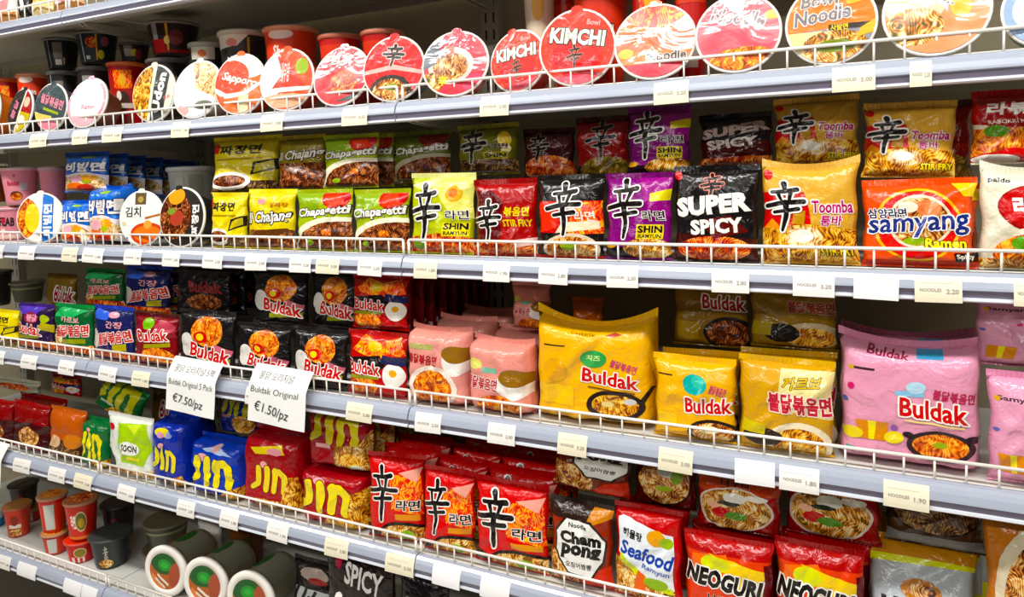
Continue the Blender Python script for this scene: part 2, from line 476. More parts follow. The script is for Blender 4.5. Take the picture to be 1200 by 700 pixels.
def guard(k, b):
    x0, x1 = BAYX[b] + .008, BAYX[b + 1] - .008; z = SH[k]
    root = empty('wire_guard', Matrix.Translation((0.5 * (x0 + x1), 0, z)), 'low white wire guard along the front of the %s, %s bay' % (SNAME[k], BNAME[b]), 'wire guard', 'white wire shelf guards')
    hw = (x1 - x0) / 2
    bm = bmesh.new(); r = .0034; zt = RAILH - r
    wire_bm(bm, (-hw + .004, 0, zt), (hw - .004, 0, zt), r, 8)
    for s in (-1, 1):
        pts = [(s * (hw - .004), 0, zt), (s * (hw - .001), 0, zt - .001), (s * hw, 0, zt - .005), (s * hw, 0, -.001)]
        for p, q in zip(pts, pts[1:]): wire_bm(bm, p, q, r, 8)
    obj('frame_wire', mesh_from(bm, 'frame_wire', [white], False), root)
    bm = bmesh.new(); wire_bm(bm, (-hw, 0.002, .0015), (hw, 0.002, .0015), .0014)
    obj('foot_wire', mesh_from(bm, 'foot_wire', [white], False), root)
    n = 28
    for i in range(1, n):
        o = obj('upright_wire', BAR, root); o.location = (-hw + 2 * hw * i / n, 0, 0)
for k in range(6):
    for b in range(3): shelf(k, b)
for k in range(6):
    for b in range(3):
        guard(k, b)
slotted = mat('a8a494', 0.42).copy(); slotted.name = 'slotted_steel'
_n = slotted.node_tree.nodes; _l = slotted.node_tree.links
def _m(op, a, b=None, c=None):
    q = _n.new('ShaderNodeMath'); q.operation = op
    for k, v in enumerate((a, b, c)):
        if v is None: continue
        if isinstance(v, (int, float)): q.inputs[k].default_value = v
        else: _l.new(v, q.inputs[k])
    return q.outputs[0]
_tc = _n.new('ShaderNodeTexCoord'); _sx = _n.new('ShaderNodeSeparateXYZ'); _l.new(_tc.outputs['Object'], _sx.inputs[0])
_hole = _m('MULTIPLY', _m('LESS_THAN', _m('FRACT', _m('MULTIPLY', _sx.outputs['Z'], 20.0)), .6), _m('LESS_THAN', _m('ABSOLUTE', _m('SUBTRACT', _m('ABSOLUTE', _sx.outputs['X']), .013)), .003))
_mx = _n.new('ShaderNodeMix'); _mx.data_type = 'RGBA'; _l.new(_hole, _mx.inputs[0]); _mx.inputs[6].default_value = rgb('a8a494'); _mx.inputs[7].default_value = rgb('1c1a16')
_l.new(_mx.outputs[2], _n['Principled BSDF'].inputs['Base Color'])
for b in range(4):
    x = BAYX[b]
    root = empty('shelf_post', Matrix.Translation((x, DEP, 0)), ['slotted grey steel post at the far left of the shelving', 'slotted grey steel post between the left and centre bays', 'slotted grey steel post between the centre and right bays', 'slotted grey steel post at the right end of the shelving'][b], 'post', 'shelving posts')
    bm = bmesh.new(); box(bm, (-.03, .0, 0), (.03, .03, 2.7)); obj('upright', mesh_from(bm, 'upright', [slotted], False), root)
# base deck of the gondola
bm = bmesh.new(); box(bm, (BAYX[0], 0.02, 0), (BAYX[3], DEP, .09), 0, .004)
o = obj('plinth', mesh_from(bm, 'plinth', [mat('6a6458', .5)], False)); o['label'] = 'dark grey plinth under the whole run of shelves'; o['category'] = 'plinth'
# lamps
for i, (x, y) in enumerate(((-3.6, -1.0), (-1.9, -1.0), (-0.2, -1.0), (1.5, -1.0), (-3.2, -3.2), (-1, -3.2), (1.2, -3.2))):
    root = empty('ceiling_lamp', Matrix.Translation((x, y, 3.1)), 'long white strip lamp on the ceiling over the aisle', 'lamp', 'ceiling strip lamps')
    bm = bmesh.new(); box(bm, (-.78, -.1, -.04), (.78, .1, -.0), 0, .006); obj('lamp_housing', mesh_from(bm, 'lamp_housing', [white], False), root)
# ------------------------------------------------------------------ prints of the packets and bowls
BK = '15100f'; WH = 'f6f2ea'
def bul(cx, cy, w, h, r=-6, c='c8202a'):
    return ('T', 'Buldak', cx, cy, w, h, c, {'o': WH, 'b': .03, 'ow': .07, 'r': r})
KINDS = {
 'shin_green': dict(base='b8c23c', top='d8d890', art=[('P', [(.3, 1), (1, 1), (1, .45), (.7, .5)], 'e2e07c'), ('P', [(0, .9), (.5, 1), (.3, .8)], 'e8e8a8'),
     ('E', .74, .78, .13, .11, 'f0a830'), ('E', .72, .79, .07, .06, 'e87818'), ('E', .86, .88, .08, .05, 'f6e8a0'), ('P', [(0, 0), (1, 0), (1, .2), (.5, .26), (0, .2)], '@red'),
     ('E', .2, .12, .12, .08, '6a9020'), ('R', .56, .22, .96, .40, 'e8d820'), ('T', 'SHIN', .76, .35, .36, .09, BK, {'b': .04}), ('T', 'RAMYUN', .76, .26, .34, .05, BK, {'b': .02}),
     ('T', '라면', .78, .50, .34, .12, BK, {'o': WH, 'b': .02}), ('X', .28, .52, .46, .74, BK, WH, .022)]),
 'shin_green_dim': dict(base='6c6a20', top='8a8430', art=[('R', 0, 0, 1, .3, '@dark'), ('E', .82, .72, .10, .18, 'e8c840'), ('E', .86, .5, .07, .1, 'f0e0a0'), ('R', .5, .3, .9, .46, 'a89a20'),  # lime print with the shade of the upper row painted in
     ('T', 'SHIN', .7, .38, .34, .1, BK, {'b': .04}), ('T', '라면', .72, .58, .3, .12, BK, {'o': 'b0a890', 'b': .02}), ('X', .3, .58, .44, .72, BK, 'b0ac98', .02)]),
 'chapa': dict(base='a4b838', top='9cac38', art=[('P', [(0, .5), (0, 1), (.5, 1), (.4, .62)], '8aa834'), ('E', .74, .92, .24, .2, 'c0281c'), ('P', [(.56, .95), (.8, .98), (.9, .8), (.6, .75)], 'e04828'),
     ('E', .80, .12, .86, .46, 'ece8cc'), ('E', .84, .08, .78, .42, '@brown'), ('E', .62, .3, .1, .06, '@orange'), ('E', .3, .12, .08, .05, '8cb030'),
     ('T', 'Chapagetti', .52, .66, .94, .2, WH, {'o': BK, 'b': .035, 'ow': .06, 's': .15, 'r': 4})]),
 'chapa_dim': dict(base='5c6422', top='586020', art=[('E', .74, .92, .24, .2, '7a1c14'), ('E', .80, .12, .86, .46, 'b0a890'), ('E', .84, .08, .78, .42, '@brown'),  # green print again, darkened: upper-row shade put into its colours
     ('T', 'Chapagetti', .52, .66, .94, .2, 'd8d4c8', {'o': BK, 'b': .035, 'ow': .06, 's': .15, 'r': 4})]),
 'ilchajang': dict(base='e0cc1c', top='e8d830', art=[('R', 0, 0, 1, .33, '@brown'), ('P', [(.1, .30), (.9, .36), (1, .28), (.5, .2), (0, .24)], '5a3418'), ('E', .36, .84, .1, .05, 'e8a0a0'), ('T', '일짜장', .74, .78, .36, .09, 'b86028', {'b': .02}),
     ('T', 'Il Chajang', .5, .54, .92, .26, WH, {'o': BK, 'b': .03, 'ow': .07, 's': .2, 'r': 4})]),
 'ilchajang_dim': dict(base='8c7c18', top='a8942c', art=[('R', 0, 0, 1, .52, '@brown'), ('P', [(.2, .4), (.6, .46), (.5, .3)], 'b89a90'), ('T', 'Il Chajang', .52, .66, .96, .24, 'e8e0d0', {'o': BK, 'b': .03, 'ow': .07, 's': .2, 'r': 4})]),  # yellow print dulled, the shade is in the colours
 'jjajang': dict(base='e4d022', top='d8c41c', art=[('R', 0, 0, 1, .2, '@dark'), ('E', .3, .2, .34, .17, WH), ('E', .3, .2, .26, .11, '@brown'), ('P', [(.62, .3), (1, .42), (1, .62), (.66, .54)], BK), ('P', [(.67, .34), (.95, .44), (.95, .58), (.70, .50)], 'c8b83c'),
     ('R', .08, .60, .8, .63, 'a88c18'), ('E', .06, .84, .06, .1, 'c83018'), ('T', '짜장면', .45, .79, .66, .18, BK, {'b': .03})]),
 'stirfry': dict(base='a01616', top='8a1010', art=[('P', [(0, .1), (.42, .1), (.5, .72), (.3, .9), (0, .9)], '5a0c12'), ('R', 0, 0, 1, .18, '@red'), ('T', '볶음면', .72, .60, .4, .13, 'e8d028', {'b': .03}), ('T', 'STIR FRY', .73, .44, .46, .1, 'e8d028', {'b': .03}),
     ('P', [(.62, .2), (1, .24), (1, .14), (.7, .1)], 'e8c0b8'), ('X', .24, .46, .42, .58, BK, WH, .02)]),
 'stirfry_dim': dict(base='3a0a0c', top='3a0a0c', art=[('E', .55, .18, .5, .3, '@red'), ('T', '볶음면', .76, .7, .3, .1, '6a2420', {'b': .02}), ('X', .34, .66, .4, .56, '0c0606', 'a89890', .014)]),  # dark red print again, nearly blackened to paint in the shade
 'shin_black': dict(base='c01c14', top='16120f', art=[('R', 0, .72, 1, 1, '14100e'), ('P', [(0, .3), (.3, .36), (.4, .7), (0, .7)], 'e84018'), ('R', 0, 0, 1, .3, '120e0c'), ('P', [(.5, .28), (1, .3), (1, .72), (.55, .68)], '@flame'), ('P', [(.3, .3), (.96, .36), (.95, .46), (.4, .44)], 'f0e0c0'),
     ('E', .55, .1, .42, .2, 'd8c8b0'), ('E', .55, .09, .37, .17, '@stew'), ('E', .52, .13, .12, .05, '8aa828'), ('T', '라면', .76, .52, .3, .13, 'f4e8e0', {'b': .02}), ('X', .44, .6, .5, .66, BK, WH, .02)]),
 'shin_red_dim': dict(base='8c120e', top='3a0a0a', art=[('R', 0, 0, 1, .2, '120808'), ('E', .6, .14, .46, .22, '@chips'), ('X', .52, .62, .52, .72, '0c0606', 'c0a8a0', .014), ('T', '라면', .84, .44, .2, .1, 'c83830', {'b': .02})]),  # red print with shade mixed into ground, sign and lettering
 'shin_purple': dict(base='7c1470', top='6a1060', art=[('P', [(.5, 1), (1, 1), (1, .5), (.7, .6)], '94207e'), ('P', [(.7, .8), (1, .86), (1, .72), (.72, .7)], 'e0d024'), ('R', 0, 0, 1, .14, '1c0a18'), ('E', .68, .12, .36, .13, '@veg'), ('E', .1, .16, .1, .04, 'd8a040'),
     ('R', .5, .24, .9, .42, 'e8d020'), ('T', 'SHIN', .7, .36, .36, .09, BK, {'b': .04}), ('T', 'RAMYUN', .7, .275, .34, .05, BK, {'b': .02}), ('T', '라면', .76, .53, .34, .12, BK, {'o': WH, 'b': .02}), ('X', .32, .60, .52, .72, BK, WH, .022)]),
 'super_spicy': dict(base='141010', top='100c0c', art=[('P', [(0, .30), (1, .24), (1, 0), (0, 0)], '3a0c08'), ('E', .5, .13, .44, .14, '@red'), ('P', [(.3, .44), (.7, .5), (.9, .32), (.5, .24)], '5a100c'), ('X', .46, .82, .26, .26, '0c0808', 'd88878', .012),
     ('E', .05, .95, .05, .05, 'c82020'), ('T', 'SUPER', .49, .62, .9, .22, WH, {'b': .06, 'r': 5}), ('T', 'SPICY', .52, .38, .64, .17, WH, {'b': .05, 'r': 4})]),
 'super_spicy_dim': dict(base='141010', top='100c0c', art=[('R', 0, 0, 1, .18, '@red'), ('P', [(0, .14), (1, .2), (1, .5), (0, .5)], '4a100e'), ('T', 'SUPER', .5, .74, .96, .22, 'a8928c', {'b': .06, 'r': 8}), ('T', 'SPICY', .48, .46, .74, .2, 'e0d4cc', {'b': .05, 'r': 5})]),  # white lettering greyed, most at the top, as painted shade
 'toomba': dict(base='d8a850', top='d8aa58', art=[('P', [(0, .36), (0, .74), (.46, .74), (.54, .36)], 'c82418'), ('P', [(0, .34), (.1, .46), (.2, .38), (.3, .44), (.3, .2), (0, .2)], 'e89030'), ('R', 0, 0, 1, .36, '@yellow'), ('E', .5, .14, .5, .26, '@yellow'), ('E', .47, .26, .20, .12, '@pale'), ('E', .45, .28, .12, .07, 'f4f0e0'),
     ('E', .07, .92, .05, .05, 'c82020'), ('R', .33, .40, .46, .54, 'b88820'), ('T', 'Toomba', .74, .58, .42, .13, 'b01868', {'o': WH, 'b': .035, 'ow': .06}), ('T', '툼바', .74, .44, .22, .11, 'b01868', {'o': WH, 'b': .03, 'ow': .05}),
     ('T', 'STIR FRY', .80, .13, .34, .09, 'f0d820', {'o': BK, 'b': .04, 'ow': .06}), ('X', .25, .58, .40, .50, BK, WH, .02)]),
 'samyang': dict(base='e85a14', top='e85a14', art=[('E', .50, .50, .40, .45, 'f0b828'), ('E', .50, .50, .37, .42, 'd83010'), ('E', .52, .54, .29, .33, 'e8dcc0'), ('E', .52, .54, .26, .30, '@stew'), ('E', .6, .7, .12, .1, 'e08050'), ('E', .42, .72, .09, .07, 'e8e0c8'), ('E', .5, .30, .12, .05, '90b030'),
     ('P', [(.78, 1), (1, 1), (1, .84), (.92, .84)], 'f0c818'), ('R', .0, 0, 1, .06, 'b83410'), ('T', '삼양라면', .22, .64, .36, .13, '1c2458', {'o': WH, 'b': .03, 'ow': .06}), ('T', 'samyang', .50, .47, .90, .25, '1c2c7c', {'o': WH, 'b': .018, 'ow': .05, 'r': 4}),
     ('T', 'Ramen', .76, .28, .36, .12, 'f4e020', {'o': BK, 'b': .04, 'ow': .05}), ('R', .82, .06, 1, .16, '181210'), ('T', 'Spicy', .91, .11, .15, .07, 'f0e8d8', {'b': .03})]),
 'rabokki': dict(base='e4e0c8', top='e8e4d0', art=[('E', .62, .62, .44, .25, 'a01c18'), ('E', .62, .63, .41, .22, 'c02820'), ('T', '라볶이', .66, .64, .62, .2, WH, {'b': .05}), ('T', 'RABOKKI', .68, .46, .46, .06, WH, {'b': .03}), ('T', 'paldo', .2, .9, .24, .06, BK, {'b': .02}),
     ('E', .6, .16, .52, .26, 'd8d0b8'), ('E', .6, .14, .46, .22, '@orange'), ('E', .46, .26, .12, .07, '5c9828'), ('R', 0, 0, 1, .1, '@veg')]),
 'rabokki_red': dict(base='e8dcc0', top='9c1c18', art=[('P', [(0, .58), (0, 1), (1, 1), (1, .52), (.5, .5)], 'a01c18'), ('T', '라볶이', .58, .80, .8, .2, WH, {'b': .04}), ('T', 'RABOKKI NOODLE', .6, .6, .8, .06, 'f0e0d0', {'b': .02}), ('R', 0, 0, 1, .5, '@orange'), ('E', .28, .46, .16, .09, '60982c'), ('P', [(0, .08), (.5, .2), (1, .16), (1, 0), (0, 0)], 'c82820'), ('E', .3, .04, .3, .07, WH)]),
 'bibim': dict(base='2c6cc8', top='1c50b0', bands=[], art=[('P', [(0, 0), (1, 0), (1, .42), (.6, .52), (0, .44)], 'f0e4e4'), ('E', .5, .22, .5, .24, '@pale'), ('E', .36, .34, .16, .09, 'e8b0c0'), ('E', .68, .36, .18, .08, 'f0a848'), ('E', .34, .14, .2, .1, 'e07020'), ('E', .6, .1, .2, .09, 'c83818'), ('E', .62, .26, .1, .05, 'a8b830'), ('E', .6, .93, .16, .03, '90b848'),
     ('T', '비빔면', .56, .66, .84, .27, WH, {'o': '1c3c88', 'b': .045, 'ow': .06})]),
 # --- middle packet shelf
 'hot_purple': dict(base='241238', top='3c2070', art=[('P', [(0, .8), (0, 1), (.8, 1), (.6, .84)], '5038a8'), ('E', .82, .74, .1, .1, 'a8b828'), ('P', [(.7, .5), (1, .42), (1, .6), (.75, .66)], 'b8a820'), ('R', 0, 0, 1, .2, '@red'), ('P', [(.1, .22), (.7, .26), (.7, .34), (.1, .3)], '7c8418'), ('E', .45, .74, .2, .14, '8c2848'), ('T', '불닭', .48, .74, .3, .18, 'e8a0b0', {'b': .03}), bul(.42, .46, .72, .24, -3)]),
 'hot_green': dict(base='14582c', top='1c8040', art=[('P', [(0, .78), (.2, 1), (.9, .96), (.6, .8)], '38a860'), ('R', 0, 0, 1, .2, '@red'), ('P', [(.3, .2), (.9, .26), (.9, .36), (.3, .3)], '88901c'), ('E', .2, .3, .14, .12, '@pale'), ('T', '카르보', .5, .74, .5, .13, 'e8b0b0', {'b': .02}), ('T', '불닭볶음면', .54, .50, .8, .25, 'c03028', {'o': 'f4d8d4', 'b': .03, 'ow': .06, 'r': 4})]),
 'hot_navy': dict(base='181c50', top='2438a0', art=[('P', [(0, .8), (.1, 1), (.6, .92), (.4, .78)], '3c60d0'), ('R', 0, 0, 1, .16, '@red'), ('E', .6, .9, .14, .06, 'e0a0b0'), ('P', [(.6, .18), (.9, .2), (.9, .34), (.6, .3)], 'a89c1c'), ('T', '간장', .6, .70, .42, .14, 'e8a8b0', {'b': .02}), ('T', '불닭볶음면', .58, .44, .8, .24, 'c03028', {'o': 'f4dcd8', 'b': .03, 'ow': .06, 'r': 8}), ('E', .12, .4, .12, .2, 'd0c8c0')]),
 'hot_maroon': dict(base='7c141c', top='4c1014', art=[('P', [(0, .6), (.2, .9), (.9, .96), (1, .6)], '8c1c28'), ('E', .38, .86, .13, .12, '78b838'), ('E', .75, .8, .22, .13, 'b84858'), ('E', .62, .18, .36, .2, '@orange'), ('P', [(.3, .34), (.9, .42), (.9, .50), (.3, .42)], '9c9420'), ('R', .0, 0, 1, .08, '5c0c10'), bul(.52, .62, .72, .24, 4)]),
 'hot_black': dict(base='141112', top='1a1516', art=[('E', .58, .70, .28, .26, '@orange'), ('E', .48, .60, .12, .10, 'c82010'), ('E', .46, .60, .06, .06, 'f0d020'), ('P', [(.4, .14), (.95, .18), (.95, .26), (.4, .22)], '8c9018'), ('P', [(.72, .5), (.98, .4), (.96, .3), (.7, .36)], 'c86878'), ('E', .22, .46, .14, .2, 'dcd8d0'), ('R', 0, 0, 1, .07, '2a1410'), bul(.62, .34, .66, .24, -8)]),
 'hot_black_dim': dict(base='120e0e', top='140f0f', art=[('E', .6, .3, .3, .18, '@brown'), ('T', 'Buldak', .6, .62, .6, .24, '7c2c2c', {'o': '3a2020', 'b': .03, 'ow': .05})]),  # black print whose lettering is darkened to paint deep shade
 'hot_red': dict(base='b01414', top='a01010', art=[('P', [(.1, .75), (.3, 1), (.6, .9), (.9, 1), (1, .7), (.5, .62)], '@flame'), ('P', [(0, .38), (.46, .34), (.72, .52), (.6, .68), (0, .60)], '1a1012'), ('E', .5, .82, .12, .09, 'e0c020'), ('E', .32, .14, .26, .16, '@orange'), ('P', [(.06, .32), (.6, .34), (.58, .28), (.06, .26)], '8c9018'), ('E', .82, .36, .17, .2, 'f0ece4'), ('E', .82, .40, .06, .06, 'e8a818'), ('P', [(.64, .56), (1, .52), (1, .66), (.66, .7)], '1c2050'), bul(.32, .46, .60, .22, -3)]),
 'pink_kr': dict(base='e0988c', top='dc9488', art=[('R', .1, .76, .5, .84, 'a8a468'), ('E', .84, .62, .2, .2, 'f2ece6'), ('E', .84, .72, .2, .12, '8c6428'), ('T', '불닭볶음면', .3, .62, .5, .14, 'a8242c', {'b': .03, 'r': -4}), ('E', .48, .24, .4, .3, 'f0e0d4'), ('E', .48, .22, .32, .26, '@orange'), ('R', 0, 0, 1, .06, 'c87068')]),
 'pink_kr_side': dict(base='e09488', top='dc9488', art=[('E', .16, .70, .12, .08, 'd8d478'), ('R', .28, .58, .52, .66, '7cb89c'), ('E', .78, .42, .26, .2, 'f2ece6'), ('E', .8, .54, .24, .13, '8c6428'), ('T', '불닭볶음면', .28, .42, .54, .19, 'b02830', {'o': 'f4ded8', 'b': .03, 'r': -4}), ('E', .55, .1, .36, .16, '@orange'), ('R', 0, 0, 1, .04, 'c87068')]),
 'yellow_big': dict(base='ecb40c', top='ecb814', art=[('R', .10, .76, .28, .775, '3a2a08'), ('T', 'CHEESE', .44, .93, .2, .03, '8c6008', {'b': .02, 'r': -3}), ('P', [(.62, .92), (.7, .95), (.76, .92), (.68, .90)], 'b85040'), ('E', .53, .66, .11, .09, '3c9c50'), ('E', .49, .64, .06, .06, '48a858'), ('T', '치즈', .53, .67, .12, .06, 'd8e8a0', {'b': .02}), ('T', '불닭볶음면', .78, .60, .22, .08, 'c04868', {'b': .03, 'r': -14}), ('E', .21, .52, .10, .12, 'e0a408'), ('P', [(.08, .18), (.36, .16), (.36, .36), (.09, .38)], 'f0c020'), bul(.67, .47, .46, .14, -6), ('P', [(.48, .385), (.86, .35), (.86, .335), (.48, .37)], '7c5408'),
     ('E', .70, .21, .235, .15, '241814'), ('E', .70, .21, .19, .11, '@yellow'), ('P', [(.88, .26), (.97, .40), (.99, .39), (.91, .22)], '241814'), ('E', .82, .26, .05, .03, 'c8c8c4'), ('E', .64, .22, .05, .03, 'e8d890')]),
 'yellow_mid': dict(base='e8b010', top='e8b41c', art=[('R', .04, .80, .24, .82, '3a2a08'), ('E', .52, .72, .15, .13, '30a8a0'), ('E', .56, .76, .08, .08, '48bca8'), ('T', '불닭볶음면', .8, .66, .2, .12, 'c04868', {'b': .03, 'r': -14}), ('P', [(.04, .14), (.3, .14), (.3, .32), (.04, .32)], 'f0c424'), bul(.70, .46, .56, .2, 2), ('E', .74, .12, .30, .17, '241814'), ('E', .74, .12, .25, .13, '@stew'), ('E', .7, .16, .12, .05, 'f0e0b0')]),
 'cream_mid': dict(base='cc9c20', top='d4a828', art=[('P', [(.45, .5), (.45, .95), (1, .95), (1, .4)], 'e8dc9c'), ('T', '까르보', .68, .80, .4, .14, 'd8b828', {'o': '7a5a10', 'b': .02, 's': .2, 'r': 6}), ('E', .66, .12, .34, .24, 'ece0c0'), ('E', .66, .10, .28, .19, '@yellow'), ('E', .28, .16, .22, .1, '2c2018'), ('P', [(.04, .2), (.3, .18), (.3, .3), (.04, .34)], 'c8b820'), ('T', '불닭볶음면', .66, .56, .66, .22, 'b83040', {'o': 'f4e4d0', 'b': .04, 'ow': .05, 'r': -2})]),
 'cream_dim': dict(base='8c6c18', top='7c6014', art=[('T', '불닭볶음면', .72, .72, .54, .2, '9c2c34', {'o': 'c0a880', 'b': .03, 'ow': .05, 'r': -2}), ('E', .72, .24, .34, .22, 'c8b890'), ('E', .72, .2, .28, .17, '@yellow'), ('E', .38, .26, .22, .16, '1c1612'), ('P', [(.02, .2), (.26, .2), (.26, .44), (.02, .44)], 'a08c18')]),  # gold and cream print in darker colours that carry the shade
 'yellow_dim': dict(base='80600c', top='70540c', art=[bul(.70, .72, .56, .24, -3, '9c2028'), ('E', .76, .22, .32, .28, '1c1410'), ('E', .76, .22, .27, .22, '@brown'), ('P', [(.08, .1), (.38, .1), (.38, .38), (.08, .4)], 'a08410')]),  # yellow print coloured as it looks in shade
 'pink_big': dict(base='e09cb4', top='dc94b0', art=[('R', .08, .79, .26, .81, '40282c'), ('E', .09, .80, .02, .02, 'd8a828'), ('T', 'Buldak', .36, .95, .30, .06, '8c3048', {'b': .02, 's': .2, 'r': -4}), ('R', .56, .93, .74, .99, '4c9cc8'), ('P', [(.42, .60), (.62, .60), (.62, .66), (.42, .64)], '8cc0dc'), ('E', .56, .68, .07, .05, 'b8d8e8'), ('T', '불닭볶음면', .82, .63, .28, .09, 'b03050', {'b': .03, 'r': -4}),
     ('E', .1, .64, .025, .03, 'c83068'), ('E', .06, .52, .02, .025, '5868a8'), ('E', .40, .32, .025, .03, '8c58a0'), ('P', [(.15, .20), (.34, .20), (.36, .36), (.12, .36)], 'd08818'), ('P', [(.22, .20), (.26, .20), (.27, .36), (.21, .36)], 'e8d830'), ('E', .1, .24, .08, .05, 'e0cc50'), ('E', .4, .24, .07, .05, 'e0cc50'), ('R', .07, .08, .14, .12, '4ca088'), ('R', .17, .09, .32, .10, '8c6078'),
     bul(.68, .50, .46, .16, -3), ('P', [(.48, .41), (.88, .39), (.88, .375), (.48, .395)], 'e8d890'), ('E', .72, .21, .23, .13, '2a1c20'), ('E', .72, .21, .19, .10, '@orange'), ('E', .50, .28, .04, .025, '2a1c20'), ('E', .93, .29, .05, .03, '2a1c20'), ('E', .72, .22, .05, .025, '98a830')]),
 'pink_right': dict(base='dc9cb4', top='d88cac', art=[('T', 'Samyang', .3, .80, .44, .06, '40282c', {'b': .02}), ('E', .08, .80, .03, .025, 'd8a828'), ('P', [(.1, .10), (.36, .10), (.38, .28), (.08, .28)], 'd08818'), ('P', [(.2, .10), (.25, .10), (.26, .28), (.19, .28)], 'e8d830'), ('E', .06, .5, .03, .02, '5868a8'), ('E', .42, .6, .03, .02, 'c83068'), bul(.74, .46, .44, .14, -3), ('E', .74, .18, .22, .12, '2a1c20'), ('E', .74, .18, .18, .09, '@orange')]),
 # --- lower packet shelf
 'dark_red': dict(base='7c0f14', top='a01820', art=[('P', [(0, .1), (1, .1), (1, .6), (.6, .66), (0, .6)], '3c0c0e'), ('E', .6, .34, .26, .22, '@stew'), ('E', .56, .3, .34, .28, '3c0c0e') if 0 else ('E', .5, .45, .08, .05, 'd8a880')]),
 'amber': dict(base='b4580c', top='c0680c', art=[('P', [(0, 0), (1, 0), (1, .34), (.5, .28), (0, .36)], '3a1a0a'), ('E', .5, .2, .5, .22, '3a1e0c'), ('E', .5, .18, .44, .18, '@dark'), ('E', .34, .38, .15, .14, 'e0b890'), ('E', .78, .42, .2, .16, 'c87818')]),
 'jin_green': dict(base='0c6434', top='1a7c40', art=[('P', [(.3, 0), (.95, 0), (1, .2), (.6, .16)], '@yellow'), ('E', .35, .84, .1, .05, 'e8a898'), ('J', .5, .48, .82, .52, 'e8dc14', '6a7810', .012)]),
 'jin_green_tilt': dict(base='0c6434', top='146c3c', art=[('P', [(.3, 0), (1, 0), (1, .4), (.5, .3)], '@yellow'), ('J', .5, .70, .86, .6, 'c8c418', '4a6810', .012), ('R', .2, .3, .5, .36, 'c8d0c0')]),
 'soon': dict(base='e0e4d8', top='f0f0ea', art=[('P', [(.28, .9), (.9, .96), (1, .5), (.86, .22), (.4, .24), (.3, .6)], 'a8cc28'), ('P', [(.5, .9), (.8, .94), (.7, .75)], 'd0e458'), ('E', .12, .82, .09, .06, 'c82830'), ('P', [(0, .5), (.14, .4), (.3, .1), (.12, .06), (0, .2)], '28302a'), ('E', .58, .5, .22, .12, 'f4f4ee'), ('T', 'SOON', .58, .50, .34, .12, '20301c', {'b': .04}), ('R', 0, 0, 1, .14, '@veg'), ('R', .5, .3, .8, .35, 'e8d838')]),
 'jin_blue': dict(base='0c2c9c', top='1038b0', art=[('E', .42, .84, .22, .07, 'e8d828'), ('E', .38, .80, .1, .05, 'e0a0b8'), ('E', .66, .83, .12, .05, '8c9cd8'), ('E', .40, .62, .07, .05, 'e8b0a8'), ('J', .5, .42, .76, .28, 'ecdc14', '182860', .012), ('P', [(.6, 0), (.98, 0), (.94, .2), (.75, .16)], '@yellow'), ('R', .3, 0, .8, .09, '@dark')]),
 'jin_blue_near': dict(base='1038a8', top='1440b8', art=[('P', [(.3, .9), (.6, .97), (.9, .84), (.4, .86)], 'a8b8d8'), ('E', .55, .92, .08, .05, 'e8b0a8'), ('E', .32, .74, .10, .08, 'e8a8a8'), ('J', .5, .48, .86, .42, 'ecdc14', '182860', .012), ('P', [(.6, 0), (1, 0), (1, .28), (.8, .2)], '@yellow'), ('R', .2, 0, .8, .1, '@dark')]),
 'jin_blue_tilt': dict(base='0c2478', top='0c2478', art=[('J', .5, .80, .8, .44, 'b8b024', '182860', .012), ('E', .72, .3, .26, .26, '@yellow'), ('R', .05, .46, .4, .54, 'a86878')]),  # blue ground and yellow letters darkened, shade painted in
 'jin_red': dict(base='a00c24', top='a81028', art=[('P', [(.2, .84), (.7, .92), (.8, .8), (.3, .76)], 'e8d018'), ('E', .62, .82, .13, .05, 'e8a0a8'), ('E', .44, .62, .06, .05, 'e8a8a0'), ('J', .55, .42, .62, .28, 'e8d018', '6a1010', .012), ('P', [(.7, .0), (1, .0), (.95, .5), (.86, .5)], '@yellow'), ('R', .3, 0, .9, .14, '@veg')]),
 'jin_red_near': dict(base='a00c24', top='b01028', art=[('E', .36, .84, .10, .07, 'e8a0a8'), ('J', .46, .54, .82, .46, 'ecd818', '6a1010', .012), ('P', [(.78, .0), (1, .0), (1, .8), (.84, .7)], '@yellow'), ('P', [(.4, 0), (1, 0), (.9, .22), (.5, .2)], '@yellow'), ('R', .05, 0, .4, .16, 'b81838')]),
 'jin_red_up': dict(base='980c24', top='900c20', art=[('J', .48, .76, .84, .5, 'dccc18', '6a1010', .012), ('P', [(.45, .02), (1, .02), (1, .8), (.86, .5), (.5, .44)], '@veg'), ('E', .72, .2, .2, .14, '@yellow'), ('E', .82, .06, .1, .06, 'd8e0c8'), ('R', .18, .36, .42, .44, 'e8b0b0')]),
 'shin_red': dict(base='cc1a12', top='b81410', art=[('P', [(.42, .80), (.95, .86), (1, .34), (.5, .40)], '@flame'), ('P', [(.6, .84), (.98, .92), (.9, .74)], 'f0a898'), ('R', 0, 0, .2, .14, '1a1210'), ('E', .7, .06, .48, .2, '1a1210'), ('E', .7, .05, .44, .17, '@veg'), ('E', .74, .1, .12, .06, '84b030'), ('R', .56, .28, .96, .35, 'd89018'),
     ('T', '라면', .76, .46, .38, .13, BK, {'o': WH, 'b': .025, 'ow': .05}), ('X', .30, .56, .50, .66, BK, WH, .02)]),
 'red_glint': dict(base='7a0e0e', top='a82020', art=[('R', .02, 0, .1, 1, '9c1616'), ('R', .82, 0, .86, 1, '5a0a0a')]),  # red darkened for shade, upright strips painted as glint and dark edge
